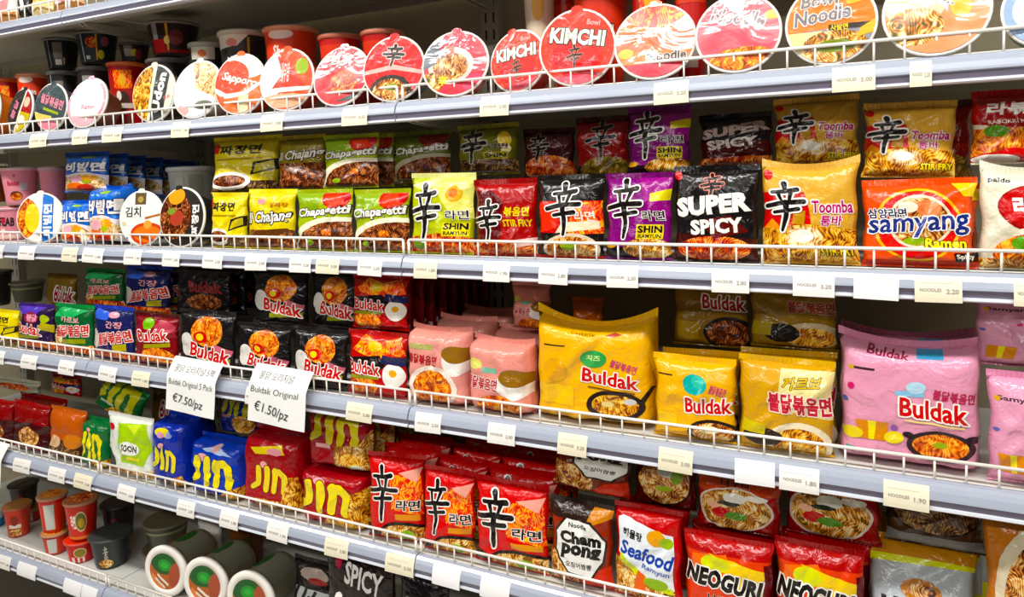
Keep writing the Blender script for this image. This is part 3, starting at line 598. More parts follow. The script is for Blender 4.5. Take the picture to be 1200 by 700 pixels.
 'champong': dict(base='8c2c10', top='241814', art=[('R', 0, .82, .7, 1, '2a1a14'), ('P', [(.62, .76), (1, .9), (1, 1), (.7, 1)], 'c88018'), ('R', 0, 0, .5, .4, '@stew'), ('P', [(.5, 0), (1, 0), (1, .3), (.6, .2)], 'c83818'), ('P', [(.10, .40), (.34, .14), (.72, .12), (.92, .34), (.94, .62), (.72, .84), (.30, .86), (.10, .66)], '2a1c14'), ('P', [(.13, .42), (.35, .17), (.71, .15), (.89, .36), (.91, .61), (.70, .81), (.32, .83), (.13, .65)], 'ecece6'),
     ('T', 'Noodle', .5, .76, .3, .06, BK, {'b': .03}), ('T', 'Cham', .52, .61, .66, .15, BK, {'b': .06}), ('T', 'pong', .54, .43, .64, .19, BK, {'b': .06}), ('T', '오징어짬뽕', .52, .27, .42, .07, '2a2420', {'b': .02})]),
 'champong_up': dict(base='6c240e', top='241814', art=[('R', 0, 0, .55, .6, '@stew'), ('P', [(.5, 0), (1, 0), (1, .4), (.7, .3)], 'c83c1c'), ('P', [(.24, 1), (.26, .66), (.44, .38), (.82, .36), (1, .62), (1, 1)], '2a1c14'), ('P', [(.28, 1), (.29, .67), (.46, .42), (.80, .40), (.97, .63), (.97, 1)], 'e8e8e2'), ('T', 'pong', .62, .86, .6, .2, BK, {'b': .06}), ('T', '오징어짬뽕', .64, .60, .42, .1, '2a2420', {'b': .02})]),
 'bowl_dark': dict(base='5c0c10', top='4c0a0c', art=[('E', .5, .55, .46, .5, '2a100c'), ('E', .5, .56, .43, .47, '@stew'), ('E', .55, .8, .18, .12, 'd8dcd0'), ('E', .72, .7, .1, .16, '7c9c30'), ('E', .5, .42, .14, .06, '9cb034')]),
 'seafood': dict(base='bc1820', top='a81418', art=[('P', [(.08, .90), (.16, .93), (.9, .78), (.92, .18), (.5, .26), (.06, .52)], 'e8eef2'), ('E', .66, .74, .14, .09, 'e0a018'), ('E', .8, .70, .1, .06, '98b838'), ('P', [(0, 0), (.9, 0), (.92, .16), (.5, .24), (.1, .46), (0, .44)], '@veg'), ('P', [(.1, .44), (.5, .22), (.9, .14), (.9, .2), (.5, .3), (.1, .52)], 'c8d838'), ('P', [(.3, .1), (.4, .36), (.5, .3), (.5, .1)], 'e06828'),
     ('T', '해물탕', .30, .74, .3, .1, BK, {'b': .03, 'r': -10}), ('T', 'Seafood', .50, .54, .80, .16, '20409c', {'b': .03, 'r': -10}), ('T', 'Ramyun', .66, .38, .42, .08, '3858b0', {'b': .01, 'r': -10}), ('E', .66, .24, .18, .06, '8cb034')]),
 'neoguri': dict(base='d8481a', top='a41018', art=[('R', 0, .84, 1, 1, 'ac141c'), ('P', [(.1, .80), (.5, .86), (.6, .60), (0, .50)], 'e87020'), ('P', [(.3, .84), (.96, .72), (.94, .30), (.7, .34)], 'ecc81c'), ('E', .36, .72, .17, .1, 'd4d830'), ('R', .92, 0, 1, .8, '5c0c12'), ('R', 0, 0, .9, .14, 'e89830'), ('T', 'NEOGURI', .46, .52, .88, .24, BK, {'o': WH, 'b': .06, 'ow': .06, 'r': -5}), ('T', '너구리', .46, .28, .34, .12, BK, {'o': 'f0b090', 'b': .03}), ('T', 'RAMYUN', .74, .26, .22, .06, 'a85818', {'b': .03})]),
 'neoguri_up': dict(base='98141a', top='8c1216', art=[('P', [(0, .70), (0, 1), (1, 1), (1, .72)], 'b8441a'), ('T', '너구리', .46, .88, .34, .12, '201410', {'b': .04}), ('E', .47, .42, .46, .40, 'e0d0c0'), ('E', .47, .42, .43, .37, '@veg'), ('E', .3, .34, .12, .09, 'c82c18'), ('E', .48, .3, .14, .07, '5c9030'), ('E', .48, .62, .14, .1, 'ecece0'), ('E', .74, .66, .14, .06, 'f0ece0'), ('E', .40, .52, .14, .04, '1c2a18'), ('E', .2, .46, .08, .06, 'f0b898')]),
 'silver': dict(base='b4bcc0', top='c88c18', art=[('R', 0, .86, 1, 1, 'c08418'), ('P', [(0, .80), (1, .84), (1, .88), (0, .87)], 'd8dc40'), ('E', .5, .6, .2, .1, 'b87824'), ('E', .52, .6, .13, .06, '@stew'), ('T', 'Ha', .25, .42, .3, .2, BK, {'b': .05}), ('P', [(.6, .5), (1, .56), (1, .2), (.8, .1)], 'd8e040')]),
 'silver_dim': dict(base='3a2410', top='5c3c10', art=[('E', .5, .6, .46, .38, '1c120c'), ('E', .5, .6, .43, .35, '@dark'), ('R', 0, 0, 1, .2, '6c6c68')]),  # browns and grey kept dark, shade put into the print
 'orange_bowl': dict(base='b87020', top='8c4c14', art=[('E', .62, .58, .55, .4, 'd8ccb0'), ('E', .64, .56, .48, .34, '@stew'), ('E', .6, .56, .2, .12, '@dark'), ('P', [(0, 0), (1, 0), (1, .16), (0, .3)], 'e06c14')]),
 'white_clear': dict(base='a8a890', top='b8b8a0', art=[('E', .5, .5, .36, .34, '@red'), ('R', .0, .84, 1, .94, 'c8c4b0')]),
 'spicy_seafood': dict(base='1c1211', top='181010', art=[('T', 'SPICY', .58, .80, .54, .2, 'f4f0ec', {'b': .03, 'r': -8}), ('T', 'Seafood', .54, .48, .78, .26, 'f4f0ec', {'b': .04, 'r': -8}), ('E', .22, .92, .05, .08, 'b02840'), ('R', .2, .0, .8, .22, 'a02418')]),
 'udon': dict(base='201818', top='181212', art=[('P', [(.0, 0), (.1, .62), (.9, .62), (1, 0)], 'ccd4d4'), ('E', .5, .84, .3, .1, 'b8a89c'), ('E', .58, .76, .2, .05, 'a03030'), ('T', 'Udon', .5, .44, .86, .34, '1a1616', {'b': .04, 'r': -10, 's': .2})]),
 'black_r': dict(base='161214', top='100c0c', art=[('T', 'Ra', .5, .6, .6, .4, 'd0ccc8', {'b': .01})]),
 'top_white': dict(base='e8e4dc', art=[('E', .5, .3, .3, .2, 'd89ca0'), ('R', 0, 0, 1, .12, 'c88c50')]),
 'top_black': dict(base='201c1c', art=[('E', .5, .3, .2, .2, WH)]),
 'top_yellow': dict(base='e0a838', art=[('R', 0, 0, 1, .2, 'f0d8a0')]),
 # --- bowls: lid print, side print
 'l_orange': dict(base='e88030', lid='f0d8b8', lidart=[('E', .5, .8, .5, .2, 'e88830')]),
 'l_dark': dict(base='2c2020', foot='4a3c38', lid='2c2422', lidart=[('P', [(.6, .45), (.62, 1), (1, 1), (1, .5)], 'a81c20'), ('P', [(.5, .5), (1, .5), (1, 0), (.5, 0)], 'c8b030'), ('P', [(.46, 0), (.54, 0), (.62, 1), (.56, 1)], 'e8dcc8'), ('T', '불닭', .28, .5, .46, .2, 'd8889c', {'b': .03, 'r': 78}), ('E', .74, .74, .12, .12, 'e8c8b0'), ('E', .7, .32, .14, .1, 'ece4d0')]),
 'l_teal': dict(base='3a4448', foot='b8bcb8', lid='3c484c', lidart=[('P', [(0, .36), (1, .2), (1, 0), (0, 0)], 'ece4cc'), ('P', [(0, .1), (.6, .1), (.6, .3), (0, .34)], 'd8c878'), ('E', .5, .12, .3, .12, 'e08898'), ('T', '불닭볶음면', .54, .62, .76, .22, 'e0909c', {'b': .03, 'r': -10}), ('P', [(.3, .42), (.8, .34), (.8, .4), (.3, .48)], '9cac30')]),
 'l_pinkrim': dict(base='7c4430', foot='5c2c20', lid='e88ca0', lidart=[('E', .5, .5, .45, .45, 'ecdcdc'), ('P', [(.2, 0), (.8, 0), (.9, .22), (.1, .22)], 'e8a8b0'), ('T', 'Ramen', .6, .4, .4, .1, 'd87888', {'b': .01})]),  # the big whitish ellipse is glare painted onto the pink lid
 'l_udon': dict(base='5c4028', lid='e4e0cc', lidart=[('E', .2, .5, .42, .6, '@yellow'), ('P', [(.44, 0), (.74, 0), (.92, 1), (.58, 1)], '2c302e'), ('P', [(.38, 0), (.45, 0), (.58, 1), (.5, 1)], 'e8e4cc'), ('T', 'Udon', .65, .5, .74, .2, WH, {'b': .05, 'r': 78}), ('P', [(.78, .0), (1, 0), (1, .8), (.94, .7)], 'dce4cc'), ('T', '우동', .85, .4, .16, .08, 'd86868', {'b': .02, 'r': 20})]),
 'l_silver': dict(base='d8d4c8', lid='d4dade', lidart=[('P', [(.35, 1), (1, 1), (1, .3), (.5, .5)], '@pale'), ('P', [(0, .5), (.2, .6), (.6, .2), (.4, .1), (0, .3)], 'eceef4'), ('E', .7, .2, .2, .08, '6a6a5c'), ('E', .25, .12, .14, .1, 'e4a8a0')]),
 'l_sapporo': dict(base='e0602c', lid='e87038', lidart=[('E', .62, .86, .5, .28, 'f0ece6'), ('E', .3, .62, .4, .3, 'e85440'), ('P', [(0, .46), (.25, .34), (.6, .36), (1, .56), (1, .5), (.6, .28), (.2, .26), (0, .38)], 'f6ece0'), ('T', 'Sapporo', .5, .56, .74, .18, 'f8f0e8', {'b': .03, 's': .3, 'r': -14}), ('R', .5, 0, .7, .3, 'ece0b0'), ('R', 0, 0, .2, .3, 'e86030')]),
 'l_shrimp': dict(base='b83818', lid='e85c34', lidart=[('E', .1, .6, .34, .5, 'f0e8e0'), ('P', [(.3, .94), (.42, .6), (.2, .3), (.9, .36), (.6, .7)], 'e8482c'), ('E', .8, .7, .12, .14, '98b038'), ('P', [(0, .2), (.3, .28), (1, .3), (1, .36), (.3, .36), (0, .3)], 'f4e8e0'), ('E', .5, .14, .5, .12, 'f0a888'), ('T', '새우탕', .48, .62, .18, .34, 'f4e0d4', {'b': .02})]),
 'l_redglare': dict(base='b0202c', lid='d82c40', lidart=[('E', .55, .40, .34, .28, 'b82434'), ('E', .58, .38, .26, .2, '@red'), ('T', '김치', .46, .78, .4, .16, 'f0dcd4', {'b': .04}), ('E', .22, .1, .2, .12, 'c82028'), ('P', [(.45, .04), (.9, .2), (.9, .06)], '3c4844')]),
 'l_shinred': dict(base='2c3034', lid='dc2a38', lidart=[('P', [(0, .48), (.5, .56), (1, .44), (1, .38), (.5, .48), (0, .42)], 'f0b4ac'), ('E', .46, .12, .36, .28, '2a2420'), ('E', .45, .1, .30, .24, '@stew'), ('E', .5, .2, .1, .06, '90a030'), ('T', 'Cup', .7, .28, .18, .1, BK, {'b': .03, 'r': -40}), ('X', .5, .70, .34, .34, BK, 'f0c8c0', .014, -10)]),
 'l_whitered': dict(base='d83038', lid='e03848', lidart=[('E', .44, .46, .36, .3, 'd4c4bc'), ('E', .44, .44, .28, .22, '@stew'), ('P', [(0, .4), (.2, .5), (.3, .9), (0, .9)], '586068'), ('E', .14, .2, .2, .16, '@veg'), ('R', .32, .62, .48, .78, 'd87868'), ('T', '辛', .33, .22, .14, .16, 'e8d838', {'b': .03}), ('E', .85, .15, .2, .16, 'e8506c')]),
 'l_kimchi': dict(base='d8461c', lid='e84a1c', lidart=[('E', .48, .36, .34, .26, 'd8341c'), ('E', .36, .3, .16, .1, 'b82c1c'), ('E', .68, .4, .14, .1, 'c83820'), ('R', 0, 0, 1, .12, 'e0606c'), ('T', 'Bowl', .73, .82, .18, .08, 'f0a8a0', {'b': .03, 'r': -10}), ('T', 'KIMCHI', .51, .64, .76, .22, 'f0ead8', {'o': BK, 'b': .05, 'ow': .05, 'r': -8}), ('X', .47, .36, .2, .32, '201414', 'f0a890', .006)]),
 'l_bowlglare': dict(base='d84028', lid='e87c38', lidart=[('E', .5, .9, .4, .22, '@flame'), ('P', [(0, .36), (1, .36), (1, .64), (0, .64)], 'e06838'), ('E', .14, .34, .1, .07, 'e8b838'), ('R', 0, 0, 1, .18, 'd03848'), ('T', 'Noodle', .66, .28, .5, .14, '3a2c2c', {'o': 'f0e4dc', 'b': .03})]),
 'l_noodle': dict(base='d8505c', lid='e46c74', lidart=[('E', .5, .36, .46, .18, 'd85864'), ('E', .6, .12, .44, .18, '@orange'), ('E', .92, .7, .1, .06, 'f0c848'), ('P', [(.3, 1), (.4, .8), (.56, .74), (.6, 1)], 'f0e8e8'), ('T', 'Noodle', .5, .70, .68, .2, '8c7c80', {'o': 'f4e8e8', 'b': .03, 'ow': .05, 's': .2, 'r': -10})]),
 'l_bowlnoodle': dict(base='e08038', lid='e88440', lidart=[('P', [(0, .4), (1, .44), (1, .2), (0, .2)], '8c8c94'), ('R', .48, .40, 1, .47, '302820'), ('R', 0, 0, .4, .4, 'e8d8a0'), ('E', .55, .2, .38, .2, '@veg'), ('E', .55, .2, .24, .08, '78882c'), ('P', [(.78, .28), (1, .34), (1, .5), (.84, .4)], 'e8b818'), ('T', '사발면', .6, .43, .2, .08, 'f0d020', {'b': .03}), ('P', [(.66, .78), (.92, .84), (.9, .74), (.7, .70)], 'e8b428'),
     ('T', 'Bowl', .38, .80, .46, .16, '7c7478', {'o': 'f4ece0', 'b': .03, 'ow': .05, 's': .2, 'r': 4}), ('T', 'Noodle', .40, .60, .66, .19, '7c7478', {'o': 'f4ece0', 'b': .03, 'ow': .05, 's': .2, 'r': 6})]),
 'l_orangewhite': dict(base='e0905c', lid='e89468', lidart=[('E', .3, .62, .3, .34, 'ecc8a8'), ('E', .28, .32, .30, .22, '@veg'), ('E', .74, .5, .1, .12, 'e8b838'), ('T', 'Noodle', .62, .74, .4, .14, '6c6468', {'o': 'f0e8e0', 'b': .03, 'r': 84, 's': .2})]),
 'l_blue': dict(base='3c8c68', lid='9cb4d4', lidart=[('E', .4, .5, .3, .3, 'e8ecf4'), ('E', .6, .3, .2, .2, '5c78c0')]),
 'l_bibim': dict(base='3c80c8', lid='f0ece4', lidart=[('E', .1, .5, .4, .44, '@orange'), ('E', .34, .5, .16, .3, 'e8d058'), ('R', .56, 0, .8, 1, '2c70c0'), ('T', '비빔면', .68, .45, .66, .18, WH, {'b': .04, 'r': 90})]),
 'l_kimchiwhite': dict(base='2c2c34', lid='ecece4', lidart=[('R', .36, .76, .62, 1, '5c4a2c'), ('E', .49, .86, .07, .06, 'a89050'), ('T', '김치', .32, .62, .38, .2, '2a2420', {'b': .02}), ('E', .66, .2, .4, .22, 'c84818'), ('E', .66, .2, .33, .16, 'e87838'), ('E', .66, .38, .1, .08, 'e0a050'), ('P', [(.6, .48), (1, .56), (1, .6), (.6, .52)], 'a86838'), ('E', .1, .4, .05, .04, 'd8c8a0'), ('R', .0, 0, .2, .14, '2c3c98')]),
 'l_darknoodle': dict(base='2a2824', lid='241e1a', lidart=[('E', .34, .56, .40, .42, '@brown'), ('E', .44, .88, .2, .14, 'e0a020'), ('E', .4, .5, .16, .14, 'a84030'), ('E', .3, .64, .1, .06, '7c9038'), ('T', '짜장면', .82, .4, .52, .16, WH, {'b': .04, 'r': 80})]),
 'l_clam': dict(base='8c8670', foot='c8c8bc', lid='b88c5c', lidart=[('R', 0, 0, 1, 1, 'b06030'), ('E', .44, .72, .42, .3, '1c5424'), ('E', .5, .68, .22, .16, '2c8c34'), ('E', .5, .68, .12, .08, '3ca840'), ('E', .84, .44, .2, .36, 'a04c34'), ('P', [(.1, .4), (.5, .1), (.5, 0), (0, 0)], 'e08850'), ('P', [(.3, .42), (.66, .18), (.63, .12), (.27, .36)], 'e8e0d0'), ('P', [(.24, .3), (.56, .08), (.53, .03), (.2, .24)], 'e8dccc')], body=[('R', 0, .1, .45, .9, '8c8c7c'), ('R', .62, .1, 1, .9, 'a04824'), ('E', .55, .4, .12, .3, '2c6428')]),
 # upright
 'c_black': dict(rim='70706c', base='1c1c1c', lid='d8d4cc', body=[('R', .40, .30, .62, .88, '7c746c'), ('R', .43, .08, .60, .28, 'e0dcd4'), ('R', .63, .1, .68, .34, 'b08060'), ('R', .27, .0, .30, 1, '8c9090')]),
 'c_blackpink': dict(rim='707470', base='20282a', lid='d8dcd4', body=[('E', .50, .66, .12, .2, '@red'), ('R', .58, .05, .61, .95, 'e0a030'), ('E', .68, .24, .07, .16, 'c0b818'), ('E', .76, .7, .08, .18, '9c5870'), ('T', '80', .40, .14, .1, .14, 'd8dcd4', {'b': .05}), ('R', .28, 0, .31, 1, 'a8b0ac')]),
 'c_blackcol': dict(rim='5c5854', base='241c1c', lid='d0ccc4', body=[('R', .3, .3, .55, .9, '8c8884'), ('E', .6, .5, .1, .2, 'b0a028'), ('E', .72, .4, .1, .3, '7c2c2c')]),
 'c_redblack': dict(rim='8c8078', base='2a1614', lid='d8d0c4', body=[('R', .2, 0, .46, .44, 'b01c1c'), ('R', .24, .44, .34, 1, '98908c'), ('R', .48, .05, .52, .95, 'e0a028'), ('E', .49, .4, .05, .14, 'e8c878'), ('E', .64, .5, .12, .26, '7c3434'), ('R', .5, 0, .9, .1, '9c1c18')]),
 'c_redyel': dict(rim='d06a40', base='a81c14', lid='d84828', body=[('R', .3, .62, .7, .92, '@flame'), ('E', .5, .76, .08, .1, 'e0a81c'), ('E', .5, .42, .14, .16, '382018'), ('R', .1, .3, .9, .38, 'd0c0b0'), ('R', .3, 0, .7, .18, '7c2018'), ('E', .4, .5, .06, .08, 'e8e0d0')]),
 'c_udon': dict(rim='a8a498', base='2a2826', lid='dcd8cc', body=[('R', .2, .82, .8, .99, 'c8c0b0'), ('E', .5, .9, .1, .05, 'c86838'), ('T', 'Udon', .5, .56, .40, .32, WH, {'b': .06})]),
 'c_whiteblack': dict(rim='c8bca8', base='2a2622', lid='e8e0d4', body=[('P', [(.1, .82), (.5, .86), (.7, 1), (.1, 1)], 'dcd0c0'), ('E', .4, .9, .1, .05, 'd88878'), ('R', .66, .3, .70, .96, 'b89840'), ('T', 'Udon', .48, .64, .32, .2, WH, {'b': .05, 'r': 8})]),
 'c_shrimp': dict(rim='dc9474', base='d8481c', lid='e8d8cc', body=[('E', .42, .95, .2, .06, 'ecd8cc'), ('T', 'Shrimp', .48, .72, .40, .18, 'f4e4d8', {'b': .03, 's': .2, 'r': -5}), ('R', .3, .12, .7, .2, 'b83018'), ('E', .62, .3, .1, .12, 'b83018')]),
 'c_red': dict(rim='c87860', base='b8281c', lid='ece4dc', body=[('R', .1, .72, .9, .9, 'd04028'), ('R', .3, .1, .7, .4, 'c0b8a8')]),
 'c_kimchi': dict(rim='d87048', base='d0401c', lid='e85c34', body=[('T', 'KIMCHI', .54, .44, .38, .22, 'e8dcc8', {'o': '2a1814', 'b': .05}), ('R', .3, .05, .7, .2, 'b8301c')]),
 'c_cream': dict(base='d8ccb4', lid='f0e8dc', body=[('E', .5, .8, .16, .14, 'd8a838'), ('R', .3, .1, .7, .5, 'ece6dc')]),
 'c_pink': dict(rim='e0b0b4', base='dc8c98', lid='f0e0e0', foot='dc98a0', body=[('R', .60, .38, .78, .6, 'b8b0b0'), ('T', 'Buldak', .46, .60, .3, .14, 'b03040', {'b': .02, 's': .2}), ('E', .5, .22, .15, .14, '4c3018'), ('E', .5, .2, .13, .11, '@orange'), ('E', .5, .82, .02, .04, 'c83050')]),
 'c_pinkb': dict(rim='c8989c', base='dc8c98', lid='f0e0e0', body=[('R', .2, .4, .44, .66, 'b8b4b4'), ('R', .1, .1, .3, .4, '984060')]),
 'c_pinklow': dict(rim='e0a8b0', base='dc8c98', lid='e8a8b0', body=[('T', 'FEAB', .5, .58, .34, .3, '2a1c1c', {'b': .04, 'r': -3}), ('E', .44, .62, .04, .08, 'c83040'), ('R', .2, .0, .8, .14, 'e8c0b8'), ('E', .4, .26, .06, .1, 'ecd0b8')]),
 'c_silver': dict(rim='c8c8c4', base='b8b8b0', lid='e8e8e4', body=[('R', .3, .1, .46, .9, 'c8c8c0'), ('R', .55, .05, .8, .95, '98988c')]),
 'c_noodle': dict(rim='b88868', base='c8341c', lid='b0704c', lidart=[('E', .5, .5, .4, .4, '@red')], body=[('T', '라면', .38, .52, .14, .42, WH, {'b': .04}), ('E', .58, .52, .15, .30, 'e8c8a0'), ('E', .58, .52, .13, .26, '6c7020'), ('E', .59, .48, .08, .14, 'c8a030'), ('R', .1, .0, .9, .08, 'e07818')]),
 'c_noodleback': dict(rim='b88868', base='cc3c1c', lid='c08c5c', lidart=[('E', .5, .5, .4, .4, '@orange')], body=[('R', .34, .06, .64, .86, 'c8ccc4'), ('R', 0, .9, 1, 1, 'c03024')]),
 'c_noodlelow': dict(rim='d05040', base='cc2c24', lid='d83c30', body=[('E', .56, .52, .17, .28, 'ecd8b8'), ('E', .56, .52, .15, .24, '8c7c20'), ('R', .3, .0, .4, .3, 'e8dcd0'), ('R', .48, 0, .54, .26, 'e8dcd0'), ('R', .62, 0, .68, .26, 'e8dcd0')]),
 'c_gallery': dict(rim='b06848', base='c84020', lid='b07848', body=[('R', .3, .3, .7, .44, 'e4dccc'), ('E', .5, .6, .12, .2, '882818'), ('R', .3, 0, .7, .26, '@stew')]),
 'c_blackcup': dict(rim='3a403e', base='2c3230', lid='343a38', foot='2a2e2c', body=[('X', .5, .58, .10, .5, 'd8d4c0', None, 0), ('T', '왕', .5, .35, .09, .3, 'd0ccb8', {'b': .0}), ('E', .48, .18, .16, .16, '@veg')]),
 'c_dark': dict(rim='3a302c', base='241c1a', lid='3a302c', body=[('R', .4, .4, .6, .7, '5c2020')]),
 'c_bowl': dict(rim='6c6854', base='4c4c3c', lid='5c5440', foot='8c8870', body=[('R', 0, .7, 1, .8, '8c8c6c')]),
 'c_blue': dict(base='1c78c0', lid='d8dcd8', body=[('R', 0, .5, 1, 1, 'c8d0cc')]),
 'c_soup': dict(rim='8c7458', base='6c3c1c', lid='a08058', lidart=[('E', .5, .5, .4, .4, '@dark')], body=[('R', .3, .3, .7, .7, '3c2c18')]),
}
# ------------------------------------------------------------------ goods on the shelves
FRONT = []     # (shelf, x, short phrase) of what stands at the front, for the price tags
SEED = [0]
REC = {}
PLACED = []    # shelf, x range, y range, top, bottom
def nxt():
    SEED[0] += 1; return SEED[0]
def bag(kind, k, x0, x1, y0, y1, label, Y=.006, t=.042, lean=4, yaw=0, roll=0, group=None, short=None, brick=False, ear=0.0, cat=None, wmul=1.0, fin=film):
    """x0..x1 and y0..y1 (None: on the shelf) as the packet measures at its own distance"""
    xm = (x0 + x1) / 2; yb = y1 if y1 is not None else y0 + 70; ym = (y0 + yb) / 2
    Ym = Y + t * .35
    A = at(x0, ym, Ym); B = at(x1, ym, Ym); T = at(xm, y0, Ym)
    w = (B.x - A.x) * wmul; zb = SH[k] + .001 if y1 is None else at(xm, y1, Ym).z
    xa, xb = (A.x + B.x) / 2 - w / 2, (A.x + B.x) / 2 + w / 2
    ya, yb2 = Y, Y + t + .006
    if y1 is not None:          # stands on whatever is below it
        sup = [q[5] for q in PLACED if q[0] == k and min(xb, q[2]) - max(xa, q[1]) > .02 and min(yb2, q[4]) - max(ya, q[3]) > .008 and q[5] < T.z - .03 and abs(q[5] - zb) < .05]
        if sup: zb = max(sup) + .001
    for q in PLACED:            # keeps clear of its neighbours
        if q[0] == k and min(yb2, q[4]) - max(ya, q[3]) > 0 and min(T.z, q[5]) - max(zb, q[6]) > .3 * min(T.z - zb, q[5] - q[6]):
            o = min(xb, q[2]) - max(xa, q[1])
            if 0 < o < .45 * (xb - xa):
                if q[1] + q[2] < xa + xb: xa += o + .002
                else: xb -= o + .002
    w = xb - xa
    PLACED.append((k, xa, xb, ya, yb2, T.z, zb))
    h = (T.z - zb) / cos(radians(lean))
    X = (xa + xb) / 2
    mw = Matrix.Translation((X, Y + t / 2 + .004, zb)) @ Matrix.Rotation(radians(yaw), 4, 'Z') @ Matrix.Rotation(radians(-lean), 4, 'X') @ Matrix.Rotation(radians(roll), 4, 'Y')
    r = packet(kind, w, h, t, mw, label, cat or ('multipack' if brick else 'packet'), group, nxt(), brick, ear, fin=fin)
    REC[r.name] = (k, xa, xb, ya, yb2, T.z, zb)
    if short: FRONT.append((k, X, short))
    return r
def behind(r, n, step, label, group, dx=0.0, j0=1, dz=0.0):
    """the same packet again in the rows behind"""
    rg = random.Random(n + int(step * 1000))
    for i in range(j0, j0 + n):
        mw = Matrix.Translation((dx * i + rg.uniform(-.003, .003), step * i, dz * i)) @ r.matrix_world
        lab = label if isinstance(label, str) else label[i - j0]
        dup(r, mw, lab, group)
        q = REC[r.name]; PLACED.append((q[0], q[1] + dx * i, q[2] + dx * i, q[3] + step * i, q[4] + step * i, q[5] + dz * i, q[6] + dz * i))
def lid(kind, k, x0, x1, y0, label, tilt=10, yaw=0, spin=0, Y=.010, depth=.085, R=None, short=None, group=None, thick=False, rbf=.74, name='noodle_bowl', fin=wrap, zoff=0.0):
    """a bowl lying on its side with the lid to the aisle"""
    xm = (x0 + x1) / 2
    T = at(xm, y0, Y); tau = radians(tilt)
    if R is None: R = (T.z - SH[k]) / (1 + cos(tau)) * 1.0
    Rr = R / 1.03
    depth = min(depth, R * .40 / math.tan(tau)) if tau > .1 else depth
    rbf = min(rbf, 1 - depth * math.tan(tau) / R - .03)
    X = at(xm, y0 + 30, Y).x
    C = Vector((X, Y + R * sin(tau) * .3, SH[k] + R * cos(tau) + .0045 + zoff))
    rot = Matrix.Rotation(radians(yaw), 4, 'Z') @ Matrix.Rotation(pi / 2 - tau, 4, 'X') @ Matrix.Rotation(radians(spin), 4, 'Z')
    ax = (rot @ Vector((0, 0, 1, 0))).xyz
    PLACED.append((k, X - R, X + R, Y, Y + depth, SH[k] + 2 * R, SH[k]))
    mw = Matrix.Translation(C - ax * depth) @ rot
    r = cup(kind, Rr, Rr * rbf, depth, mw, label, 'bowl', group, nxt(), name, thick_rim=thick, fin=fin, top_print=True)
    if short: FRONT.append((k, X, short))
    return r
def upright(kind, k, x0, x1, y0, y1, label, Y=.05, rbf=.76, yaw=None, short=None, group=None, name='noodle_cup', cat='cup', fin=paper, h=None):
    """an upright cup; x0..x1 is the width of its rim"""
    xm = (x0 + x1) / 2
    A = at(x0, y0, Y); B = at(x1, y0, Y)
    d0 = at(xm, y0, Y) - CAM
    R = (B.x - A.x) / 2 * d0.y / math.hypot(d0.x, d0.y) / 1.02
    Yc = Y + R
    P = at(xm, y0, Yc)
    R = R * 1.0
    zb = SH[k] + .001 if y1 is None else at(xm, y1, Yc).z
    h = h or P.z - zb
    d = P - CAM
    if y1 is not None: h -= .010
    PLACED.append((k, P.x - R, P.x + R, Y, Y + 2 * R, P.z, P.z - h))
    yw = yaw if yaw is not None else math.degrees(math.atan2(-d.x, d.y)) * .7
    mw = Matrix.Translation((P.x, Yc, P.z - h)) @ Matrix.Rotation(radians(yw), 4, 'Z')
    r = cup(kind, R, R * rbf, h, mw, label, cat, group, nxt(), name, fin=fin)
    if short: FRONT.append((k, P.x, short))
    return r

# ---- topmost shelf: only the lowest edge of its goods shows
for a, b, kd, lb in ((-14, 16, 'top_white', 'white packet on the topmost shelf at the upper left corner'), (17, 31, 'top_black', 'narrow black packet on the topmost shelf beside the white packet'),
                  (32, 56, 'top_yellow', 'yellow packet on the topmost shelf right of the black one'), (58, 92, 'top_white', 'pale packet on the topmost shelf just right of the yellow packet')):
    bag(kd, 0, a, b, -70, None, lb, group=None)

# ---- tilted-bowl shelf, front row: bowls on their side
lid('l_orange', 1, -42, 4, 102, 'bowl with a pale orange lid cut by the left edge', 10, 0, 0)
lid('l_dark', 1, -1, 43, 88, 'bowl on its side with a dark brown, red and yellow lid', 12, -4, -12, R=.076, short='dark brown and red lid')
lid('l_teal', 1, 38, 78, 93, 'bowl on its side with a slate grey lid and pink lettering', 8, 4, -8, R=.077, short='slate grey lid')
lid('l_pinkrim', 1, 79, 120, 91, 'bowl on its side with a pink lid, its middle whitened by painted glare', 17, 6, 0, short='pink lid with painted glare', fin=glare)
lid('l_udon', 1, 154, 203, 77, 'bowl on its side with UDON on a black band across its lid', 8, 4, 0, short='lid with the black band')
lid('l_silver', 1, 204, 253, 71, 'bowl on its side with a silvery lid showing pale noodles', 14, 6, 0, short='silvery lid', fin=glare)
lid('l_sapporo', 1, 254, 305, 64, 'bowl on its side with an orange lid and white script writing', 9, 8, 0, short='orange lid with white script')
lid('l_shrimp', 1, 305, 363, 58, 'bowl on its side with a red-orange and white lid, upright script', 10, 8, 0, short='red-orange and white lid')
lid('l_redglare', 1, 367, 427, 53, 'bowl on its side with a glaring crimson lid', 18, 6, 0, short='glaring crimson lid', fin=glare)
lid('l_shinred', 1, 427, 492, 43, 'bowl on its side, red lid with black brush sign over noodle soup', 11, 10, 0, short='red lid with black sign')
lid('l_whitered', 1, 492, 570, 35, 'bowl on its side with a red-edged shiny lid and a noodle picture', 17, 12, 0, short='red-edged shiny lid', fin=glare)
lid('l_kimchi', 1, 576, 634, 26, 'bowl on its side with a KIMCHI lid, the smaller left one, tilted lettering', 9, -4, 14, Y=.03, R=.070, short='left KIMCHI lid')
lid('l_kimchi', 1, 631, 719, 12, 'bowl on its side with a KIMCHI lid, the one facing straight out', 8, 8, 0, short='right KIMCHI lid')
lid('l_bowlglare', 1, 718, 813, 2, 'bowl on its side whose orange and red lid is washed by glare', 18, 6, 0, short='glare washed lid', fin=glare)
